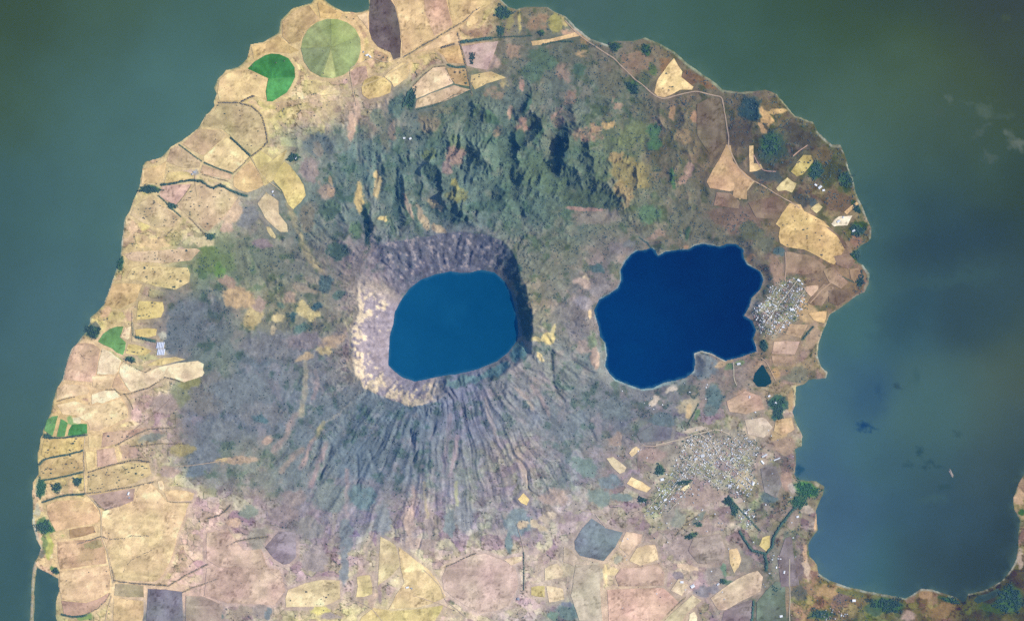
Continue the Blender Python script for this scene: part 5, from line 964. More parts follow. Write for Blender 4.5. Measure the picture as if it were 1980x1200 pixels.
def plain(name, c, var=0.15, scale=0.2, rough=0.85, spec=0.2):
    m, nt, b = new_mat(name)
    n = nt.nodes.new("ShaderNodeTexNoise"); n.inputs["Scale"].default_value = scale; n.inputs["Detail"].default_value = 3
    g = nt.nodes.new("ShaderNodeNewGeometry"); nt.links.new(g.outputs["Position"], n.inputs["Vector"])
    oi = nt.nodes.new("ShaderNodeObjectInfo")
    add = nt.nodes.new("ShaderNodeMath"); add.operation = 'ADD'
    nt.links.new(n.outputs["Fac"], add.inputs[0])
    sc = nt.nodes.new("ShaderNodeMath"); sc.operation = 'MULTIPLY'; sc.inputs[1].default_value = 0.8
    nt.links.new(oi.outputs["Random"], sc.inputs[0]); nt.links.new(sc.outputs[0], add.inputs[1])
    r = nt.nodes.new("ShaderNodeMapRange"); r.inputs[1].default_value = 0.3; r.inputs[2].default_value = 1.5
    r.inputs[3].default_value = 1 - var; r.inputs[4].default_value = 1 + var
    nt.links.new(add.outputs[0], r.inputs[0])
    v = nt.nodes.new("ShaderNodeVectorMath"); v.operation = 'SCALE'; v.inputs[0].default_value = c
    nt.links.new(r.outputs[0], v.inputs["Scale"]); nt.links.new(v.outputs[0], b.inputs["Base Color"])
    b.inputs["Roughness"].default_value = rough; b.inputs["Specular IOR Level"].default_value = spec
    return m

MAT_LAND = mottled("land_cover", 22.0, 90.0, 0.20)
MAT_PLOT = mottled("crop_and_soil", 24.0, 130.0, 0.14)
MAT_TRACK = mottled("packed_earth", 8.0, 40.0, 0.08)
MAT_WATER, nt, b = new_mat("lake_water")
at = nt.nodes.new("ShaderNodeAttribute"); at.attribute_name = "cover"
nt.links.new(at.outputs["Color"], b.inputs["Base Color"])
b.inputs["Roughness"].default_value = 0.3; b.inputs["IOR"].default_value = 1.33; b.inputs["Specular IOR Level"].default_value = 0.12
MAT_LEAF = plain("leaf_green", (0.060, 0.110, 0.072), 0.35, 0.05, 0.9, 0.1)
MAT_LEAF_DRY = plain("leaf_dusty", (0.150, 0.135, 0.092), 0.35, 0.05, 0.9, 0.1)
MAT_LEAF_BRIGHT = plain("leaf_bright", (0.070, 0.165, 0.070), 0.35, 0.05, 0.9, 0.1)
MAT_BARK = plain("bark", (0.10, 0.07, 0.05), 0.2, 0.5, 0.9, 0.1)
MAT_ROOF_PALE = plain("roof_pale_sheet", (0.60, 0.60, 0.58), 0.3, 0.1, 0.6, 0.3)
MAT_ROOF_GREY = plain("roof_grey_sheet", (0.30, 0.31, 0.31), 0.3, 0.1, 0.6, 0.3)
MAT_ROOF_TILE = plain("roof_clay_tile", (0.40, 0.25, 0.19), 0.25, 0.1, 0.8, 0.2)
MAT_WALL = plain("limewash", (0.55, 0.52, 0.47), 0.15, 0.3, 0.9, 0.2)
MAT_ROCK = plain("bare_rock", (0.24, 0.20, 0.15), 0.3, 0.02, 0.95, 0.1)

# ------------------------------------------------------------------ helpers for objects
def tag(o, label=None, cat=None, group=None, kind=None):
    if label: o["label"] = label
    if cat: o["category"] = cat
    if group: o["group"] = group
    if kind: o["kind"] = kind
    return o

def mesh_np(name, verts, faces, mat, cover=None, smooth=False):
    """faces: (n,3) or (n,4) int array; cover: one colour per vertex"""
    verts = np.ascontiguousarray(verts, np.float32); faces = np.ascontiguousarray(faces, np.int32)
    me = bpy.data.meshes.new(name)
    me.vertices.add(len(verts)); me.vertices.foreach_set("co", verts.ravel())
    k = faces.shape[1]
    me.loops.add(faces.size); me.loops.foreach_set("vertex_index", faces.ravel())
    me.polygons.add(len(faces)); me.polygons.foreach_set("loop_start", np.arange(0, faces.size, k, dtype=np.int32))
    me.polygons.foreach_set("use_smooth", np.full(len(faces), smooth, bool))
    me.update(calc_edges=True)
    if cover is not None:
        c = np.ones((len(verts), 4), np.float32); c[:, :3] = cover
        a = me.color_attributes.new("cover", 'FLOAT_COLOR', 'POINT'); a.data.foreach_set("color", c.ravel())
    for m in (mat if isinstance(mat, (list, tuple)) else [mat]):
        me.materials.append(m)
    me.validate()
    return me

def link(name, me, parent=None):
    o = bpy.data.objects.new(name, me); COL.objects.link(o)
    if parent: o.parent = parent
    return o

# ------------------------------------------------------------------ the ground
idx = np.arange(NX * NY).reshape(NY, NX)
q = np.stack([idx[:-1, :-1], idx[1:, :-1], idx[1:, 1:], idx[:-1, 1:]], -1).reshape(-1, 4)
lake_in = np.maximum.reduce([D_CL, D_LG, D_PD])
near = (D_COAST > -14) & (lake_in < 14)
qk = near.ravel()[q].any(1)
q = q[qk]
used = np.unique(q); remap = np.full(NX * NY, -1, np.int64); remap[used] = np.arange(len(used))
X, Y = W(PX.ravel()[used], PY.ravel()[used])
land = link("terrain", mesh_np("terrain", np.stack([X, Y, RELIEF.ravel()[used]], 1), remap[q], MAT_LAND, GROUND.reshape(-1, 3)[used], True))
tag(land, "dry volcanic peninsula with gullied slopes reaching into the lake", kind="structure")

# bed of the lake, one sheet far past the picture
def water_sheet(name, x0, y0, x1, y1, step, z, colour, label):
    gx = np.arange(x0, x1 + 1, step); gy = np.arange(y0, y1 + 1, step)
    if name == 'lake':           # finer where the picture looks, coarse far out
        gx = np.unique(np.concatenate([np.arange(x0, -80, 40), np.arange(-80, 2061, 3), np.arange(2061, x1 + 1, 40)]))
        gy = np.unique(np.concatenate([np.arange(y0, -80, 40), np.arange(-80, 1281, 3), np.arange(1281, y1 + 1, 40)]))
    X, Y = np.meshgrid(gx, gy)
    n, m = X.shape
    id_ = np.arange(n * m).reshape(n, m)
    f = np.stack([id_[:-1, :-1], id_[1:, :-1], id_[1:, 1:], id_[:-1, 1:]], -1).reshape(-1, 4)
    wx_, wy_ = W(X.ravel(), Y.ravel())
    o = link(name, mesh_np(name, np.stack([wx_, wy_, np.full(n * m, z)], 1), f, MAT_WATER, colour(X, Y).reshape(-1, 3), True))
    tag(o, label, kind="structure")
    return o

wpts = np.array([[float(v) for v in t.split(',')] for t in WATER.split()])
east_ = (wpts[:, 0] > 1540) & (wpts[:, 1] > 380)
wpts[(wpts[:, 0] > 1540) & (wpts[:, 1] < 380), 2:] += np.array([5, 6, 5])
wpts[east_, 2:] = wpts[east_, 2:].mean(0) + (wpts[east_, 2:] - wpts[east_, 2:].mean(0)) * 1.08 + 2
def lake_colour(X, Y):
    sx = X + fbm(X, Y, 120, 4, 2) * 40; sy = Y + fbm(X, Y, 120, 4, 5) * 40
    num = np.zeros(X.shape + (3,)); den = np.zeros(X.shape)
    for x, y, r, g, b in wpts:
        sg = 46.0 if x > 1540 and y > 380 else 78.0
        w = np.exp(-((sx - x) ** 2 + (sy - y) ** 2) / (2 * sg ** 2)) / (sg / 60.0) ** 2 + 1e-4 / (1 + ((sx - x) ** 2 + (sy - y) ** 2) / 1e4) ** 2
        num += w[..., None] * np.array([r, g, b]); den += w
    c = num / den[..., None]
    c = c * (1 + 0.028 * fbm(X, Y, 60, 5, 3))[..., None]
    # shallows and stirred-up mud along the shore
    ii_ = np.clip(((X - GX[0]) / CELL).round().astype(int), 0, NX - 1); jj_ = np.clip(((Y - GY[0]) / CELL).round().astype(int), 0, NY - 1)
    off = np.maximum(-D_COAST[jj_, ii_], 0)
    reach_ = 5 + 9 * np.clip(fbm(X, Y, 46, 3, 6) + 0.25, 0, 1)
    sh_ = (np.exp(-off / reach_) * np.clip(0.42 + 0.9 * fbm(X, Y, 13, 3, 2) + 0.5 * fbm(X, Y, 40, 2, 4), 0, 0.8) * (off < 60))[..., None]
    c = c * (1 - sh_ * 0.6) + np.array([100.0, 130, 122]) * sh_ * 0.6
    # murky streaks, and thin cloud wisps painted into the lake colour
    for x, y, rx, ry, rot, col, k in WISPS_STREAKS:
        X2 = X + fbm(X, Y, 18, 4, 1, 0.65) * 16 - x; Y2 = Y + fbm(X, Y, 18, 4, 4, 0.65) * 16 - y
        cc, ss = math.cos(math.radians(rot)), math.sin(math.radians(rot))
        qd = np.sqrt(((X2 * cc + Y2 * ss) / rx) ** 2 + ((-X2 * ss + Y2 * cc) / ry) ** 2)
        w = ((1 - sstep(0.2, 1.3, qd)) * k)[..., None]
        c = c * (1 - w) + np.array(col) * w
    return albw(c)
WISPS_STREAKS = [
 (1850, 470, 150, 46, -12, (46, 73, 87), .6), (1760, 600, 46, 110, 40, (50, 82, 97), .55), (1690, 760, 40, 66, 35, (54, 90, 116), .5), (1840, 540, 110, 16, -8, (61, 93, 98), .5),
 (1800, 810, 90, 80, 0, (69, 104, 108), .5), (1650, 640, 46, 46, 0, (68, 108, 113), .4), (1900, 620, 90, 60, -30, (49, 77, 90), .45), (1720, 900, 50, 60, 0, (60, 94, 112), .4), (1930, 420, 70, 24, 0, (47, 73, 80), .45),
 (1900, 215, 22, 14, -30, (84, 104, 96), .7), (1885, 203, 34, 4, 0, (76, 98, 92), .7), (1940, 222, 34, 8, -10, (72, 94, 90), .6),  # pale cloud wisps painted on the water, this row and the next two
 (1836, 190, 10, 7, 20, (84, 104, 98), .8), (1896, 255, 20, 8, -40, (78, 98, 94), .7), (1912, 300, 9, 20, -30, (76, 96, 92), .8),
 (1965, 278, 20, 12, 20, (104, 116, 112), .8), (1952, 260, 10, 9, 0, (92, 108, 104), .8), (1942, 38, 10, 14, 30, (66, 84, 76), .8), (1820, 220, 14, 8, 0, (70, 92, 88), .5), (1930, 192, 12, 4, 10, (72, 92, 88), .5),
 (1670, 824, 20, 9, 8, (28, 70, 112), .9), (1690, 832, 14, 4, 25, (34, 76, 112), .7), (1737, 749, 9, 8, 0, (50, 80, 96), .8), (1770, 728, 12, 18, 10, (58, 92, 98), .6), (1850, 835, 9, 10, 0, (56, 86, 92), .7), (1700, 750, 8, 20, 0, (46, 82, 108), .5),
 (1775, 872, 12, 7, 40, (44, 78, 92), .8), (1805, 895, 24, 6, 30, (46, 78, 90), .7), (1790, 905, 10, 10, 0, (44, 76, 90), .7), (1760, 895, 14, 8, 0, (48, 82, 96), .6), (1800, 968, 40, 9, -8, (64, 96, 104), .6),
 (1830, 940, 20, 10, 0, (48, 80, 90), .6), (1605, 585, 14, 6, -35, (60, 96, 116), .7), (1546, 905, 6, 10, -30, (40, 84, 112), .9), (1660, 548, 10, 30, 10, (70, 108, 112), .5)]
water = water_sheet("lake", -3400, -2600, 5400, 3800, 8, LAKE_Z, lake_colour, "wide murky green lake around the peninsula")

def crater_colour(X, Y):
    sh_ = (1 - sstep(0.5, 5.0, sdf(CRATER_LAKE, X=X, Y=Y) + 2.5 * fbm(X, Y, 9, 3, 2)))[..., None] * 0.55
    c = np.array([17.0, 84, 130]) + (-(X - 880) / 120.0)[..., None] * np.array([3, 5, 5]) * 0.8 + (fbm(X, Y, 50, 5, 2, 0.6) * 5)[..., None] * np.array([0.6, 1, 1])
    return albw(c * (1 - sh_) + np.array([58.0, 112, 146]) * sh_)
def lagoon_colour(X, Y):
    t = sstep(-120, 150, -(X - 1310) + 0.6 * (Y - 610))[..., None]
    c = np.array([4.0, 52, 102]) * (1 - t) + np.array([9.0, 62, 116]) * t + (fbm(X, Y, 50, 5, 5, 0.6) * 4)[..., None] * np.array([0.4, 1, 1])
    sh_ = (1 - sstep(0.5, 5.0, sdf(LAGOON, X=X, Y=Y) + 2.5 * fbm(X, Y, 9, 3, 2)))[..., None] * 0.5
    return albw(c * (1 - sh_) + np.array([70.0, 124, 150]) * sh_)
water_sheet("crater_lake", 700, 500, 1030, 760, 2.5, CRATER_Z, crater_colour, "deep blue crater lake")
water_sheet("lagoon_lake", 1140, 450, 1485, 760, 2.5, LAGOON_Z, lagoon_colour, "dark navy blue scalloped lagoon lake")
water_sheet("pond_water", 1450, 698, 1496, 754, 6, POND_Z, lambda X, Y: albw(np.array([32.0, 76, 96]) + (fbm(X, Y, 20, 2, 2) * 3)[..., None]), "small dark teal pond")

# ------------------------------------------------------------------ plots of farmland
def plot_mesh(name, poly, rgb, lift, step=2.5, thick=6.0, warp=1.2, spokes=None):
    # outline with finer points, a little uneven
    pts = []
    for a, b in zip(poly, poly[1:] + poly[:1]):
        n = max(1, int(math.dist(a, b) / 4.0))
        for k in range(n):
            pts.append((a[0] + (b[0] - a[0]) * k / n, a[1] + (b[1] - a[1]) * k / n))
    pa = np.array(pts)
    pa = pa + np.stack([fbm(pa[:, 0], pa[:, 1], 12, 3, 1), fbm(pa[:, 0], pa[:, 1], 12, 3, 5)], 1) * warp
    x0, y0 = pa.min(0); x1, y1 = pa.max(0)
    gx, gy = np.meshgrid(np.arange(x0 + step / 2, x1, step), np.arange(y0 + step / 2, y1, step))
    inner = sdf([tuple(p) for p in pa], X=gx, Y=gy) > step * 0.45
    ip = np.stack([gx[inner], gy[inner]], 1)
    allp = np.concatenate([pa, ip]) if len(ip) else pa
    n0 = len(pa)
    vs, es, fs, *_ = delaunay_2d_cdt([Vector((p[0], p[1])) for p in allp], [(i, (i + 1) % n0) for i in range(n0)], [], 1, 1e-4)
    v2 = np.array([(v.x, v.y) for v in vs])
    f = np.array([t for t in fs if len(t) == 3], int)
    # up-facing (photo y points down)
    z = gz(v2[:, 0], v2[:, 1]) + lift
    X, Y = W(v2[:, 0], v2[:, 1])
    V = np.stack([X, Y, z], 1)
    e1 = V[f[:, 1]] - V[f[:, 0]]; e2 = V[f[:, 2]] - V[f[:, 0]]
    flip = (e1[:, 0] * e2[:, 1] - e1[:, 1] * e2[:, 0]) < 0
    f[flip] = f[flip][:, ::-1]
    # border edges get a skirt down into the ground
    edges = {}
    for t in f:
        for a, b in ((t[0], t[1]), (t[1], t[2]), (t[2], t[0])):
            edges[(a, b)] = edges.get((a, b), 0) + 1
    brd = [(a, b) for (a, b) in edges if (b, a) not in edges]
    bv = sorted({i for e in brd for i in e}); mp = {b_: len(V) + i for i, b_ in enumerate(bv)}
    low = V[bv].copy(); low[:, 2] -= thick
    V2 = np.concatenate([V, low])
    sk = []
    for a, b in brd:
        sk += [(a, mp[a], mp[b]), (a, mp[b], b)]
    F = np.concatenate([f, np.array(sk, int)]) if sk else f
    px2 = np.concatenate([v2, v2[bv]])
    lum = 1 + 0.09 * fbm(px2[:, 0], px2[:, 1], 24, 3, 3) + 0.06 * fbm(px2[:, 0], px2[:, 1], 8, 3, 4)
    ed = max(zip(poly, poly[1:] + poly[:1]), key=lambda e: math.dist(*e))
    L_ = math.dist(*ed); ux_, uy_ = (ed[1][0] - ed[0][0]) / L_, (ed[1][1] - ed[0][1]) / L_
    if not spokes:
        across = px2[:, 0] * -uy_ + px2[:, 1] * ux_; along_ = px2[:, 0] * ux_ + px2[:, 1] * uy_
        lum = lum * (1 + 0.085 * (vnoise(across / 5.5, along_ / 90.0, 5) - 0.5) + 0.05 * (vnoise(across / 17.0, along_ / 40.0, 1) - 0.5))
    if spokes:
        lum = lum * (1 + 0.018 * np.sin(np.hypot(px2[:, 0] - spokes[0], px2[:, 1] - spokes[1]) * 0.8))
        t_ = np.arctan2(px2[:, 1] - spokes[1], px2[:, 0] - spokes[0]) * 6 + 40
        lum = lum * (1 + 0.20 * (vnoise(t_, np.hypot(px2[:, 0] - spokes[0], px2[:, 1] - spokes[1]) / 40, 2) - 0.5))
    ii_ = np.clip(((px2[:, 0] - GX[0]) / CELL).round().astype(int), 0, NX - 1); jj_ = np.clip(((px2[:, 1] - GY[0]) / CELL).round().astype(int), 0, NY - 1)
    lum = lum * 1.04 * (1 + (0.35 if spokes else 0.9) * PATCH[jj_, ii_])
    tint = (np.array(rgb) + (np.array([1.0, 0.0, 2.0]) if sum(rgb) > 480 else 0.0))[None] * lum[:, None]
    tint = tint + (fbm(px2[:, 0], px2[:, 1], 34, 2, 6) * 9)[:, None] * np.array([0.3, 0.8, 0.1])
    return mesh_np(name, V2, F, MAT_PLOT, alb(np.clip(tint, 5, 250)))

PLOT_OBJ = []
for i, (poly, rgb, lab) in enumerate(PLOTS_P):
    circle = 'crop circle with' in lab and i < 2
    nm = "crop_circle" if circle else ("quarry_floor" if "quarry" in lab else "farm_plot")
    o = link(nm, plot_mesh(nm, poly, rgb, 2.5 + 0.02 * i, step=2.5, warp=0.3 if circle else 0.7, spokes=((640, 93) if i else (527, 151)) if circle else None))
    tag(o, lab, "field" if nm != "quarry_floor" else "quarry", "fields of the peninsula" if nm == "farm_plot" else None, "thing")
    PLOT_OBJ.append(o)
for k, (pi, pts, rgb, lab) in enumerate(SECTORS):
    o = link("sector", plot_mesh("sector", P(pts), rgb, 5.2 + 0.05 * k, step=3.0, thick=3.0, warp=0.8, spokes=(640, 93) if pi else (527, 151)), PLOT_OBJ[pi])
    if lab: o["label"] = lab

# ------------------------------------------------------------------ dirt roads
def ribbon(name, pts, width, rgb, lift):
    p = []
    for a, b in zip(pts[:-1], pts[1:]):
        n = max(1, int(math.dist(a, b) / 3.0))
        for k in range(n):
            p.append((a[0] + (b[0] - a[0]) * k / n, a[1] + (b[1] - a[1]) * k / n))
    p.append(pts[-1])
    p = np.array(p)
    for _ in range(4):
        p[1:-1] = (p[:-2] + 2 * p[1:-1] + p[2:]) / 4
    p = p + np.stack([fbm(p[:, 0], p[:, 1], 20, 2, 1), fbm(p[:, 0], p[:, 1], 20, 2, 5)], 1) * 1.0
    t = np.gradient(p, axis=0); t /= np.linalg.norm(t, axis=1, keepdims=True) + 1e-9
    nrm = np.stack([-t[:, 1], t[:, 0]], 1)
    w = width * (0.85 + 0.3 * fbm(p[:, 0], p[:, 1], 10, 2, 2))[:, None] / 2
    rows = [p + nrm * w * s for s in (-1, -0.33, 0.33, 1)]
    V = []; 
    for r in rows:
        X, Y = W(r[:, 0], r[:, 1]); V.append(np.stack([X, Y, gz(r[:, 0], r[:, 1]) + lift], 1))
    n = len(p); V = np.concatenate(V)
    F = []
    for k in range(3):
        a = np.arange(n - 1) + k * n
        F.append(np.stack([a, a + n, a + n + 1, a + 1], 1))
    F = np.concatenate(F)
    e1 = V[F[:, 1]] - V[F[:, 0]]; e2 = V[F[:, 2]] - V[F[:, 0]]
    fl = (e1[:, 0] * e2[:, 1] - e1[:, 1] * e2[:, 0]) < 0
    F[fl] = F[fl][:, ::-1]
    return mesh_np(name, V, F, MAT_TRACK, np.repeat(alb(np.array(rgb))[None], len(V), 0))
for k, row in enumerate(ROADS.strip().split('\n')):
    a, wd, c = row.split('|')
    if float(wd) < 1:
        continue
    o = link("dirt_road", ribbon("dirt_road", P(a), float(wd), [float(v) for v in c.split(',')], 5.0 + 0.03 * k))
    tag(o, kind="structure")

# ------------------------------------------------------------------ trees, hedges, woods
def ico(sub):
    t = (1 + 5 ** 0.5) / 2
    v = [(-1, t, 0), (1, t, 0), (-1, -t, 0), (1, -t, 0), (0, -1, t), (0, 1, t), (0, -1, -t), (0, 1, -t), (t, 0, -1), (t, 0, 1), (-t, 0, -1), (-t, 0, 1)]
    f = [(0, 11, 5), (0, 5, 1), (0, 1, 7), (0, 7, 10), (0, 10, 11), (1, 5, 9), (5, 11, 4), (11, 10, 2), (10, 7, 6), (7, 1, 8), (3, 9, 4), (3, 4, 2), (3, 2, 6), (3, 6, 8), (3, 8, 9), (4, 9, 5), (2, 4, 11), (6, 2, 10), (8, 6, 7), (9, 8, 1)]
    v = [Vector(p).normalized() for p in v]
    for _ in range(sub):
        c = {}; nf = []
        def midp(a, b):
            k = (min(a, b), max(a, b))
            if k not in c:
                v.append(((v[a] + v[b]) / 2).normalized()); c[k] = len(v) - 1
            return c[k]
        for a, b_, d in f:
            ab, bd, da = midp(a, b_), midp(b_, d), midp(d, a)
            nf += [(a, ab, da), (b_, bd, ab), (d, da, bd), (ab, bd, da)]
        f = nf
    return np.array([tuple(p) for p in v]), np.array(f)
ICO0 = ico(0); ICO1 = ico(1)

def crowns(px, py, rad, hgt, g, base=ICO1, rough=0.3, lift=0.0):
    """many leaf clumps as one vertex / face list; rad and hgt in metres"""
    bv, bf = base
    n = len(px); k = len(bv)
    X, Y = W(np.asarray(px), np.asarray(py)); Z = gz(px, py) + lift
    jit = 1 + rough * (g.random((n, k)) * 2 - 1)
    rot = g.random(n) * 6.28
    c, s = np.cos(rot)[:, None], np.sin(rot)[:, None]
    el = (0.8 + 0.4 * g.random(n))[:, None]
    vx = bv[None, :, 0] * jit; vy = bv[None, :, 1] * jit; vz = bv[None, :, 2] * jit
    V = np.empty((n, k, 3))
    V[..., 0] = X[:, None] + (vx * c - vy * s) * rad[:, None] * el
    V[..., 1] = Y[:, None] + (vx * s + vy * c) * rad[:, None] / el
    V[..., 2] = Z[:, None] + (vz * 0.5 + 0.42) * hgt[:, None]
    F = (bf[None] + (np.arange(n) * k)[:, None, None]).reshape(-1, 3)
    return V.reshape(-1, 3), F

def along(pts, every, g, width):
    out = []
    for a, b in zip(pts[:-1], pts[1:]):
        L = math.dist(a, b); n = max(1, int(L / every))
        for k in range(n):
            t = (k + g.random()) / n
            out.append((a[0] + (b[0] - a[0]) * t, a[1] + (b[1] - a[1]) * t))
    p = np.array(out)
    p = p + np.stack([fbm(p[:, 0], p[:, 1], 16, 2, 3), fbm(p[:, 0], p[:, 1], 16, 2, 6)], 1) * 1.4
    return p + (g.random(p.shape) - 0.5) * width

for k, row in enumerate(HEDGES.strip().split('\n')):
    a, wd, col, lab = row.split('|'); wd = float(wd)
    g = np.random.default_rng(300 + k)
    p = along(P(a), 1.0 / max(1.0, wd / 3.0), g, wd * 0.55)
    keep = g.random(len(p)) < (0.62 if col == 'dry' else 0.9)
    p = p[keep]
    r = wd * M * (0.16 + 0.17 * g.random(len(p)))
    V, F = crowns(p[:, 0], p[:, 1], r, np.minimum(r * 1.2, 14) , g, lift=3)
    o = link("hedge", mesh_np("hedge", V, F, MAT_LEAF if col == 'green' else MAT_LEAF_DRY))
    tag(o, lab, "hedge", "hedges and tree lines between the fields")
for k, row in enumerate(GROVES.strip().split('\n')):
    a, lab = row.split('|'); x, y, rx, ry, rot, dens = [float(v) for v in a.split(',')]
    if rx < 1:
        continue
    g = np.random.default_rng(500 + k)
    n = int(rx * ry * 2.8 * dens) + 10
    ang = g.random(n) * 6.28; rad = np.sqrt(g.random(n))
    ux, uy = np.cos(ang) * rad, np.sin(ang) * rad
    wob = 1 + 0.45 * np.sin(ang * 3 + k) * 0.6 + 0.25 * np.sin(ang * 7 + 2 * k)
    c, s = math.cos(math.radians(rot)), math.sin(math.radians(rot))
    qx = x + (ux * rx * c - uy * ry * s) * wob; qy = y + (ux * rx * s + uy * ry * c) * wob
    okk = fbm(qx, qy, 6, 3, 2) > (-1 if dens > 0.85 else -0.45 + (0.8 - dens))
    qx, qy = qx[okk], qy[okk]
    r = 3.2 + 4 * g.random(len(qx))
    V, F = crowns(qx, qy, r, 9 + 8 * g.random(len(qx)), g, lift=1)
    o = link("tree_grove", mesh_np("tree_grove", V, F, MAT_LEAF_BRIGHT if "bright green" in lab or "green marsh" in lab or "green shore" in lab or "deep green" in lab else MAT_LEAF))
    tag(o, lab, "grove of trees", "groves of the peninsula")

def tree_mesh(name, seed, leaf):
    g = np.random.default_rng(seed)
    V, F = [], []
    off = 0
    # trunk with a taper and three limbs
    tv, tf = [], []
    def tube(a, b, r0, r1):
        a, b = np.array(a, float), np.array(b, float)
        base = len(tv)
        for (c, r) in ((a, r0), (b, r1)):
            for i in range(6):
                t = i / 6 * 6.283
                tv.append((c[0] + r * math.cos(t), c[1] + r * math.sin(t), c[2]))
        for i in range(6):
            j = (i + 1) % 6
            tf.append((base + i, base + j, base + 6 + j)); tf.append((base + i, base + 6 + j, base + 6 + i))
    tube((0, 0, -4), (0, 0, 5), 0.9, 0.6)
    for i in range(4):
        t = i * 1.6 + g.random()
        tube((0, 0, 4.5), (3.5 * math.cos(t), 3.5 * math.sin(t), 8), 0.5, 0.2)
    bv, bf = ICO1
    cv, cf = [], []
    for i in range(14):
        t = g.random() * 6.28; rd = 5.5 * math.sqrt(g.random()); zz = 8 + 4.5 * (1 - (rd / 6) ** 2) * g.random()
        rr_ = 2.2 + 1.6 * g.random()
        vv = bv * (1 + 0.3 * (g.random((len(bv), 1)) - 0.5)) * np.array([rr_, rr_, rr_ * 0.75]) + np.array([rd * math.cos(t), rd * math.sin(t), zz])
        cf.append(bf + sum(len(z) for z in cv)); cv.append(vv)
    cv = np.concatenate(cv); cf = np.concatenate(cf)
    me = mesh_np(name, np.concatenate([np.array(tv), cv]), np.concatenate([np.array(tf), cf + len(tv)]), [MAT_BARK, leaf])
    mi = np.concatenate([np.zeros(len(tf), np.int32), np.ones(len(cf), np.int32)])
    if len(me.polygons) == len(mi):
        me.polygons.foreach_set("material_index", mi)
    return me
TREES = [tree_mesh("field_tree", 11 + i, MAT_LEAF if i % 2 else MAT_LEAF_DRY) for i in range(4)]

def in_poly(poly, x, y):
    return sdf(poly, X=np.asarray(x, float), Y=np.asarray(y, float)) > 1.5
# which plots carry lone trees, how many
TREED = {"long pasture speckled": 46, "tree dotted straw": 22, "khaki grazing field": 26, "large mottled tan": 26, "mottled cream field by": 30, "largest sandy field": 26,
         "olive yellow shore": 14, "broad pale tan field": 18, "yellow field dotted": 12, "small khaki field": 10, "butter yellow": 6, "cream field with ragged": 10, "mossy ochre": 12, "yellowish field below the mauve": 6, "faint pink field": 8, "big rounded khaki": 8, "bright triangular straw": 6}
ntree = 0
for key, n in TREED.items():
    poly, rgb, lab = [q_ for q_ in PLOTS_P if q_[2].startswith(key)][0]
    g = np.random.default_rng(len(key) * 7 + n)
    xs = [p[0] for p in poly]; ys = [p[1] for p in poly]
    got = 0
    while got < n:
        x, y = g.uniform(min(xs), max(xs)), g.uniform(min(ys), max(ys))
        if not in_poly(poly, [x], [y])[0] or fbm(np.array([x]), np.array([y]), 14, 2, 1)[0] < -0.25:
            continue
        o = link("lone_tree", TREES[int(g.integers(4))])
        X, Y = W(x, y)
        o.location = (X, Y, float(gz(x, y)) + 3.0)
        s = g.uniform(0.6, 1.35) if g.random() < 0.85 else g.uniform(1.35, 2.0)
        o.scale = (s, s, s * 0.9); o.rotation_euler = (0, 0, g.uniform(0, 6.28))
        tag(o, "lone dark tree dotted among others over the " + ' '.join(lab.split()[:4]), "tree", "lone trees on the " + ' '.join(lab.split()[:5]))
        got += 1; ntree += 1

# scrub and dry forest over the slopes, nobody could count it
g = np.random.default_rng(77)
n = 130000
sx = g.uniform(120, 1680, n); sy = g.uniform(0, 1230, n)
def at(field, x, y):
    i = np.clip(((x - GX[0]) / CELL).astype(int), 0, NX - 1); j = np.clip(((y - GY[0]) / CELL).astype(int), 0, NY - 1)
    return field[j, i]
dark = 1 - sstep(330, 430, tone.sum(-1))
prob = at(dark, sx, sy) * sstep(-0.25, 0.3, fbm(sx, sy, 13, 4, 3, 0.6)) * (at(D_COAST, sx, sy) > 2) * (at(lake_in, sx, sy) < -2) * (at(FLAT, sx, sy) < 0.3) * np.where(at(D_RIM, sx, sy) > 0, 0.25, 1)
k = g.random(n) < prob
sx, sy = sx[k], sy[k]
r = 4 + 6 * g.random(len(sx)) ** 2 * 1.3
V, F = crowns(sx, sy, r, 6 + 8 * g.random(len(sx)), g, ICO0, 0.3)
MAT_SCRUB = plain("scrub_leaf", (0.058, 0.086, 0.068), 0.35, 0.02, 0.9, 0.1)
tag(link("forest", mesh_np("forest", V, F, MAT_SCRUB)), "dry scrub forest covering the volcano slopes", kind="stuff")
# scattered trees of the lowlands, past the ones set out singly
n = 17000
sx = g.uniform(60, 1700, n); sy = g.uniform(0, 1230, n)
prob = (1 - at(dark, sx, sy)) * sstep(0.05, 0.45, fbm(sx, sy, 18, 3, 6)) * (at(D_COAST, sx, sy) > 2) * (at(lake_in, sx, sy) < -3) * np.where(at(FLAT, sx, sy) > 0.5, 0.16, 0.6) * (at(D_RIM, sx, sy) < 0)
k = g.random(n) < prob
sx, sy = sx[k], sy[k]
r = 4 + 5 * g.random(len(sx))
V, F = crowns(sx, sy, r, 6 + 6 * g.random(len(sx)), g, ICO1, 0.3, 2.0)
tag(link("lowland_shrubbery", mesh_np("lowland_shrubbery", V, F, MAT_LEAF_DRY)), "loose bushes sprinkled over the dry lowland", kind="stuff")
print("trees", ntree, "bushes", len(sx))

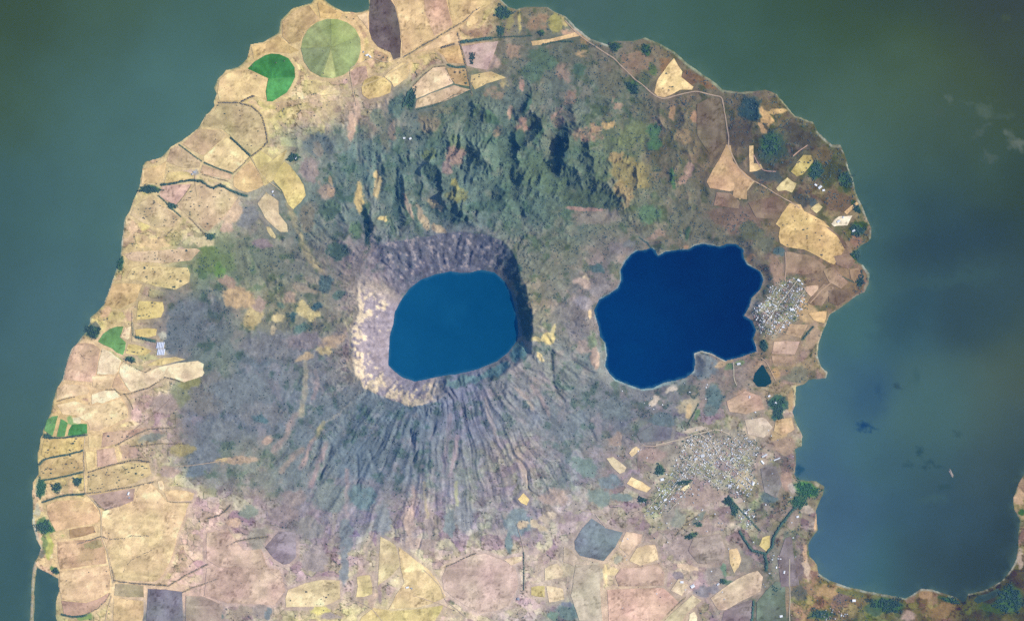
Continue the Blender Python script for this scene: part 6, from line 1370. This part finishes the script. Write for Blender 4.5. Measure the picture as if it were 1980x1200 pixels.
# garden trees of the towns
g = np.random.default_rng(78)
ts = [g.uniform(1230, 1570, 9000), g.uniform(520, 1030, 9000)]
ok = np.zeros(9000, bool)
for pl in TOWN_GROUND:
    ok |= sdf(P(pl), X=ts[0], Y=ts[1]) > -5
ok &= (at(lake_in, ts[0], ts[1]) < -2) & (g.random(9000) < 0.55)
tx, ty = ts[0][ok], ts[1][ok]
V, F = crowns(tx, ty, 4 + 5 * g.random(len(tx)), 5 + 5 * g.random(len(tx)), g, ICO1, 0.3, 0.5)
tag(link("garden_foliage", mesh_np("garden_foliage", V, F, MAT_LEAF)), "garden trees and bushes between the houses of the towns", kind="stuff")

# ------------------------------------------------------------------ buildings
def gable(L, Wd, H, rise, over=0.8):
    """walls and roof, as two vertex/face lists, long axis x"""
    a, b = L / 2, Wd / 2
    wv = [(-a, -b, -3), (a, -b, -3), (a, b, -3), (-a, b, -3), (-a, -b, H), (a, -b, H), (a, b, H), (-a, b, H), (-a, 0, H + rise), (a, 0, H + rise)]
    wf = [(0, 1, 5), (0, 5, 4), (2, 3, 7), (2, 7, 6), (1, 2, 6), (1, 6, 5), (3, 0, 4), (3, 4, 7), (5, 6, 9), (7, 4, 8)]
    a2, b2 = a + over, b + over
    dz = rise * over / b
    z0 = H - dz + 0.25; z1 = H + rise + 0.25
    rv = [(-a2, -b2, z0), (a2, -b2, z0), (a2, 0, z1), (-a2, 0, z1), (-a2, b2, z0), (a2, b2, z0)]
    rv += [(x, y, z + 0.3) for x, y, z in rv]
    rf = [(6, 7, 8), (6, 8, 9), (9, 8, 11), (9, 11, 10), (0, 2, 1), (0, 3, 2), (3, 5, 2), (3, 4, 5), (0, 1, 7), (0, 7, 6), (4, 11, 5), (4, 10, 11), (1, 2, 8), (1, 8, 7), (2, 5, 11), (2, 11, 8), (0, 9, 3), (0, 6, 9), (3, 10, 4), (3, 9, 10)]
    return (wv, wf), (rv, rf)

def house_mesh(L, Wd, H, rise, roofmat):
    (wv, wf), (rv, rf) = gable(L, Wd, H, rise)
    me = mesh_np("house", np.array(wv + rv, float), np.array(wf + [tuple(i + len(wv) for i in f) for f in rf]), [MAT_WALL, roofmat])
    mi = np.array([0] * len(wf) + [1] * len(rf), np.int32)
    if len(me.polygons) == len(mi):
        me.polygons.foreach_set("material_index", mi)
    return me
HOUSES = [house_mesh(17, 12, 3.6, 2.4, MAT_ROOF_PALE), house_mesh(20, 13, 3.8, 2.6, MAT_ROOF_GREY), house_mesh(15, 12, 3.4, 2.6, MAT_ROOF_TILE), house_mesh(24, 14, 4.2, 2.8, MAT_ROOF_PALE), house_mesh(13, 10, 3.2, 2.0, MAT_ROOF_GREY)]

# towns: outline, heading of the streets, spacing px, count standing singly, label, group
TOWNS = [
 ("1478,580 1486,556 1500,546 1520,538 1545,535 1553,548 1556,570 1560,590 1552,606 1535,622 1518,636 1500,650 1480,652 1465,640 1462,622 1452,606 1460,590", 32, 3.6, 120,
  "small pale roofed house packed into the town between lagoon and bay", "houses of the town east of the lagoon"),
 ("1312,876 1325,850 1345,838 1362,830 1385,838 1404,846 1430,836 1462,846 1470,870 1452,900 1460,925 1450,960 1425,962 1402,940 1392,950 1362,925 1335,915 1325,940 1335,955 1310,965 1290,985 1262,1000 1246,985 1270,940 1290,925 1300,900", 38, 3.7, 130,
  "small pale roofed house strewn through the sprawling southern town", "houses of the sprawling southern town"),
 ("1422,1000 1436,983 1450,980 1462,1000 1455,1015 1436,1020", 35, 3.6, 24,
  "small grey roofed house in the compact hamlet beside the tree lined road", "houses of the compact hamlet"),
 ("1492,1060 1510,1062 1512,1085 1502,1110 1482,1115 1486,1090", 12, 5.2, 20,
  "small house in the loose hamlet along the southern stream belt", "houses of the loose southern hamlet"),
 ("1584,1176 1610,1172 1640,1184 1640,1205 1580,1205", 20, 6, 6,
  "small house on the lower picture edge south of the bay", "houses on the lower edge south of the bay"),
]
rest = []
nh = 0
for k, (pl, head, spc, cnt, lab, grp) in enumerate(TOWNS):
    poly = P(pl)
    g = np.random.default_rng(900 + k)
    xs = [p[0] for p in poly]; ys = [p[1] for p in poly]
    cx0, cy0 = sum(xs) / len(xs), sum(ys) / len(ys)
    R = 130
    c, s = math.cos(math.radians(head)), math.sin(math.radians(head))
    cand = []
    for a in np.arange(-R, R, spc):
        for b in np.arange(-R, R, spc * 0.8):
            if int(round(b / (spc * 0.8))) % 4 == 0 or int(round(a / spc)) % 6 == 0:
                continue
            x = cx0 + a * c - b * s + g.normal(0, 0.7); y = cy0 + a * s + b * c + g.normal(0, 0.7)
            cand.append((x, y))
    cand = np.array(cand)
    ok = in_poly(poly, cand[:, 0], cand[:, 1]) & (at(lake_in, cand[:, 0], cand[:, 1]) < -2) & (g.random(len(cand)) < (0.52 + 0.45 * sstep(-0.3, 0.3, fbm(cand[:, 0], cand[:, 1], 14, 2, 5))) * 0.85)
    cand = cand[ok]
    g.shuffle(cand)
    for i, (x, y) in enumerate(cand):
        X, Y = W(x, y); z = float(gz(x, y)); rot = -math.radians(head) + (math.pi / 2 if g.random() < 0.4 else 0) + g.normal(0, 0.08)
        sc_ = g.uniform(0.75, 1.35)
        if i < cnt:
            o = link("house", HOUSES[int(g.integers(5))])
            o.location = (X, Y, z + 0.5); o.rotation_euler = (0, 0, rot); o.scale = (sc_, sc_, 1)
            tag(o, lab, "house", grp); nh += 1
        else:
            rest.append((X, Y, z + 0.5, rot, sc_))
g = np.random.default_rng(990)
for i in range(1500):
    x, y = g.uniform(1180, 1540), g.uniform(740, 1195)
    near_ = math.exp(-((x - 1390) / 110) ** 2 - ((y - 900) / 95) ** 2)
    if g.random() < 0.10 + 0.5 * near_ and at(D_COAST, np.array([x]), np.array([y]))[0] > 5 and at(lake_in, np.array([x]), np.array([y]))[0] < -3 and fbm(np.array([x]), np.array([y]), 16, 2, 4)[0] > -0.1:
        X, Y = W(x, y); rest.append((X, Y, float(gz(x, y)) + 3.0, g.uniform(0, 3.14), g.uniform(0.7, 1.4)))
(wv, wf), (rv, rf) = gable(16, 11, 3.5, 2.4)
hv = np.array(wv + rv, float); hf = np.array(wf + [tuple(i + len(wv) for i in f) for f in rf])
VV, FF, MI = [], [], []
for i, (X, Y, z, rot, s_) in enumerate(rest):
    c, s = math.cos(rot), math.sin(rot)
    v = hv.copy(); v[:, :2] *= s_
    VV.append(np.stack([v[:, 0] * c - v[:, 1] * s + X, v[:, 0] * s + v[:, 1] * c + Y, v[:, 2] + z], 1)); FF.append(hf + i * len(hv)); MI += [0] * len(wf) + [int(1 + (i * 7) % 5 % 3)] * len(rf)
if rest:
    tag(link("town_houses", mesh_np("town_houses", np.concatenate(VV), np.concatenate(FF), [MAT_WALL, MAT_ROOF_PALE, MAT_ROOF_GREY, MAT_ROOF_TILE])), "remaining small houses of the towns", "houses", kind="stuff")
th = COL.objects["town_houses"].data
if len(th.polygons) == len(MI):
    th.polygons.foreach_set("material_index", np.array(MI, np.int32))
print("houses", nh, "rest", len(rest))

def barn(name, px, py, L, Wd, H, rot, roof, label, cat, doors=1):
    e = bpy.data.objects.new(name, None); COL.objects.link(e)
    X, Y = W(px, py)
    e.location = (X, Y, float(gz(px, py)) + 3.5); e.rotation_euler = (0, 0, math.radians(rot))
    tag(e, label, cat)
    (wv, wf), (rv, rf) = gable(L, Wd, H, Wd * 0.16, 1.5)
    link("wall", mesh_np("wall", np.array(wv, float), np.array(wf), MAT_WALL), e)
    link("roof", mesh_np("roof", np.array(rv, float), np.array(rf), roof), e)
    dv = [(L / 2 + 0.15, -2.5, -1), (L / 2 + 0.15, 2.5, -1), (L / 2 + 0.15, 2.5, 4), (L / 2 + 0.15, -2.5, 4), (L / 2 + 0.02, -2.5, -1), (L / 2 + 0.02, 2.5, -1), (L / 2 + 0.02, 2.5, 4), (L / 2 + 0.02, -2.5, 4)]
    link("door", mesh_np("door", np.array(dv, float), np.array([(0, 1, 2), (0, 2, 3), (0, 4, 5), (0, 5, 1), (2, 6, 7), (2, 7, 3), (1, 5, 6), (1, 6, 2), (0, 3, 7), (0, 7, 4)]), MAT_ROOF_GREY), e)
BARNS = [
 (710, 107, 46, 22, 6, 20, 'p', "white shed of the farmstead right of the olive crop circle"), (716, 110, 40, 20, 6, -50, 'p', "second white shed of the farmstead by the olive crop circle, turned across the first"),
 (703, 101, 26, 18, 5, 60, 'g', "small grey shed on the olive crop circle's rim"),
 (782, 268, 34, 24, 6, 10, 'p', "white roofed lodge, first of two on the northern slope"), (794, 269, 34, 24, 6, 30, 'p', "white roofed lodge nearest the dark ridges on the northern slope"),
 (249, 953, 44, 24, 6, 70, 'p', "white shed at the corner of the large bright cream field"), (251, 961, 26, 18, 5, 10, 'g', "grey shed behind the white one by the large bright cream field"),
 (788, 1134, 44, 20, 6, 15, 'p', "long white shed in the wide cream field beside the great mauve one"), (796, 1136, 30, 18, 5, -30, 'g', "grey shed in the wide cream field beside the great mauve one"),
 (528, 371, 30, 20, 5, 60, 'p', "pale barn under the yellow tongue field"), (530, 378, 26, 18, 5, -20, 'g', "grey barn under the yellow tongue field"),
 (377, 333, 40, 24, 6, 0, 'g', "grey farm building under the bright diamond field"), (372, 337, 26, 18, 5, 70, 'g', "smaller farm building under the bright diamond field"),
 (573, 306, 34, 16, 5, 50, 'p', "pale building inside the small wood by the yellow tongue"),
 (1510, 1190, 44, 30, 7, 10, 'p', "white building at the lower edge beside the dull green field"), (1651, 1160, 50, 34, 7, 0, 'p', "white building near the southern bay's dark wood"),
 (1542, 998, 36, 24, 6, 20, 'p', "white building south of the marsh wood"), (1428, 703, 54, 30, 7, 10, 'p', "white hall on the lagoon's southern shore"),
 (1585, 362, 60, 34, 7, 40, 'p', "biggest pale roof among the eastern headland's buildings"), (1577, 358, 40, 22, 6, -30, 'p', "pale roof touching the track on the eastern headland"), (1592, 368, 36, 24, 6, 15, 'p', "pale roof facing the shore wood on the eastern headland"),
 (1621, 428, 50, 30, 7, 30, 'p', "white plant building on the quarry floor"), (1650, 446, 46, 28, 6, 20, 'p', "pale building beside the quarry's dark wood"), (1630, 420, 30, 20, 6, 60, 'p', "small white building on the quarry's upper rim"),
 (1544, 542, 50, 24, 6, -30, 'p', "bright long roof at the upper end of the lagoon town"), (1531, 598, 60, 34, 6, 10, 'p', "largest bright roof at the inland edge of the lagoon town"), (1449, 767, 34, 20, 6, 80, 'p', "pale shed in the peach land south of the pond"),
 (1487, 765, 34, 22, 6, 30, 'p', "white roof in the wood south of the pond"), (1500, 778, 30, 20, 6, -20, 'p', "small white roof deeper in the wood south of the pond"),
 (1478, 880, 90, 24, 6, 30, 'p', "long bright roof of the walled estate near the south eastern shore"), (1474, 893, 60, 24, 6, -50, 'p', "bright roof of the walled estate, turned across the long one"), (1502, 887, 100, 16, 6, 20, 'p', "narrow pale roof closing the walled estate near the shore"),
 (1358, 880, 60, 40, 7, 20, 'p', "largest pale roof in the middle of the sprawling town"), (1345, 886, 44, 30, 7, 30, 'p', "pale hall beside the largest roof of the sprawling town"), (1411, 938, 46, 34, 7, 0, 'p', "bright warehouse on the sprawling town's south eastern rim"), (1456, 934, 50, 34, 7, 70, 'p', "bright warehouse east of the sprawling town"),
 (1286, 965, 46, 28, 6, 30, 'p', "bright hall at the sprawling town's south western end"), (1280, 926, 50, 36, 6, 10, 'p', "cream hall by the green wood west of the sprawling town"), (1339, 1132, 60, 44, 7, 30, 'p', "large white roof at the head of the pale green strip"), (1318, 1124, 46, 30, 6, 0, 'p', "white roof uphill of the pale green strip"),
 (1388, 1128, 40, 26, 6, 40, 'p', "pale shed near the long beige strip"), (1516, 1105, 44, 24, 6, 80, 'p', "white roof beside the southern upright road"),
 (1606, 1036, 0, 0, 0, 0, 's', "skip")]
for x, y, L, Wd, H, rot, rf_, lab in BARNS:
    if rf_ == 's':
        continue
    barn("barn" if L < 60 and 'shed' in lab or 'barn' in lab else "large_building", x, y, L, Wd, H, rot, MAT_ROOF_PALE if rf_ == 'p' else MAT_ROOF_GREY, lab, "building")

# greenhouses of the western farm: long plastic tunnels side by side
hx, hy = 310, 675
gv, gf = [], []
for i in range(9):
    a = i / 8 * math.pi
    gv += [(-60, -6 * math.cos(a), 5 * math.sin(a)), (60, -6 * math.cos(a), 5 * math.sin(a))]
for i in range(8):
    gf.append((2 * i, 2 * i + 1, 2 * i + 3, 2 * i + 2)) 
MAT_PLASTIC = plain("greenhouse_plastic", (0.55, 0.57, 0.62), 0.1, 0.1, 0.5, 0.3)
tun = mesh_np("greenhouse", np.array(gv, float), np.array(gf), MAT_PLASTIC)
for i in range(10):
    o = link("greenhouse", tun)
    X, Y = W(hx - 5 + (i % 5) * 3.0 + (i // 5) * 1.0, hy - 8 + (i // 5) * 13 )
    o.rotation_euler = (0, 0, math.radians(80)); o.location = (X, Y, float(gz(hx, hy)) + 2)
    o.scale = (0.8, 1.6, 1)
    tag(o, "grey white plastic tunnel in the greenhouse block beside the purple slope", "greenhouse", "greenhouse tunnels of the western farm")

# round grey tank at the corner of the great mauve field
tv, tf = [], []
for z, r_ in ((-3, 22), (7, 22), (9, 14), (10, 0.5)):
    for i in range(20):
        t = i / 20 * 6.283; tv.append((r_ * math.cos(t), r_ * math.sin(t), z))
for k in range(3):
    for i in range(20):
        j = (i + 1) % 20; tf.append((k * 20 + i, k * 20 + j, (k + 1) * 20 + j, (k + 1) * 20 + i))
tank = link("storage_tank", mesh_np("storage_tank", np.array(tv, float), np.array(tf), MAT_ROOF_GREY))
X, Y = W(1002, 1156); tank.location = (X, Y, float(gz(1002, 1156)) + 3)
tag(tank, "round grey tank between the great mauve field and the lime plot", "tank")

# pale islet in the south eastern bay
bv, bf = ico(3)
jx = 1 + 0.5 * fbm(bv[:, 0] * 10 + 50, bv[:, 1] * 10 + 50 + bv[:, 2] * 7, 6, 4, 2)
iv = bv * jx[:, None] * np.array([24, 70, 11])
islet = link("rocky_islet", mesh_np("rocky_islet", iv, bf, MAT_ROCK, smooth=False))
X, Y = W(1839, 914); islet.location = (X, Y, -3); islet.rotation_euler = (0, 0, math.radians(22))
tag(islet, "pale rocky islet alone in the south eastern bay", "islet")
# ------------------------------------------------------------------ the air between the camera and the ground
hz = bpy.data.meshes.new("haze")
x0, x1, y0, y1, z0, z1 = -40000, 40000, -32000, 32000, -60, CAM_H + 400
hz.from_pydata([(x0, y0, z0), (x1, y0, z0), (x1, y1, z0), (x0, y1, z0), (x0, y0, z1), (x1, y0, z1), (x1, y1, z1), (x0, y1, z1)], [],
               [(0, 3, 2, 1), (4, 5, 6, 7), (0, 1, 5, 4), (1, 2, 6, 5), (2, 3, 7, 6), (3, 0, 4, 7)])
hm_ = bpy.data.materials.new("haze_air"); hm_.use_nodes = True
nt = hm_.node_tree
nt.nodes.remove(nt.nodes["Principled BSDF"])
pv = nt.nodes.new("ShaderNodeVolumePrincipled")
pv.inputs["Color"].default_value = (0.01, 0.22, 0.92, 1)
pv.inputs["Density"].default_value = 0.085 / CAM_H
pv.inputs["Anisotropy"].default_value = 0.0
nt.links.new(pv.outputs[0], nt.nodes["Material Output"].inputs["Volume"])
hz.materials.append(hm_)
tag(link("haze", hz), "thin blue air over the peninsula", kind="stuff")
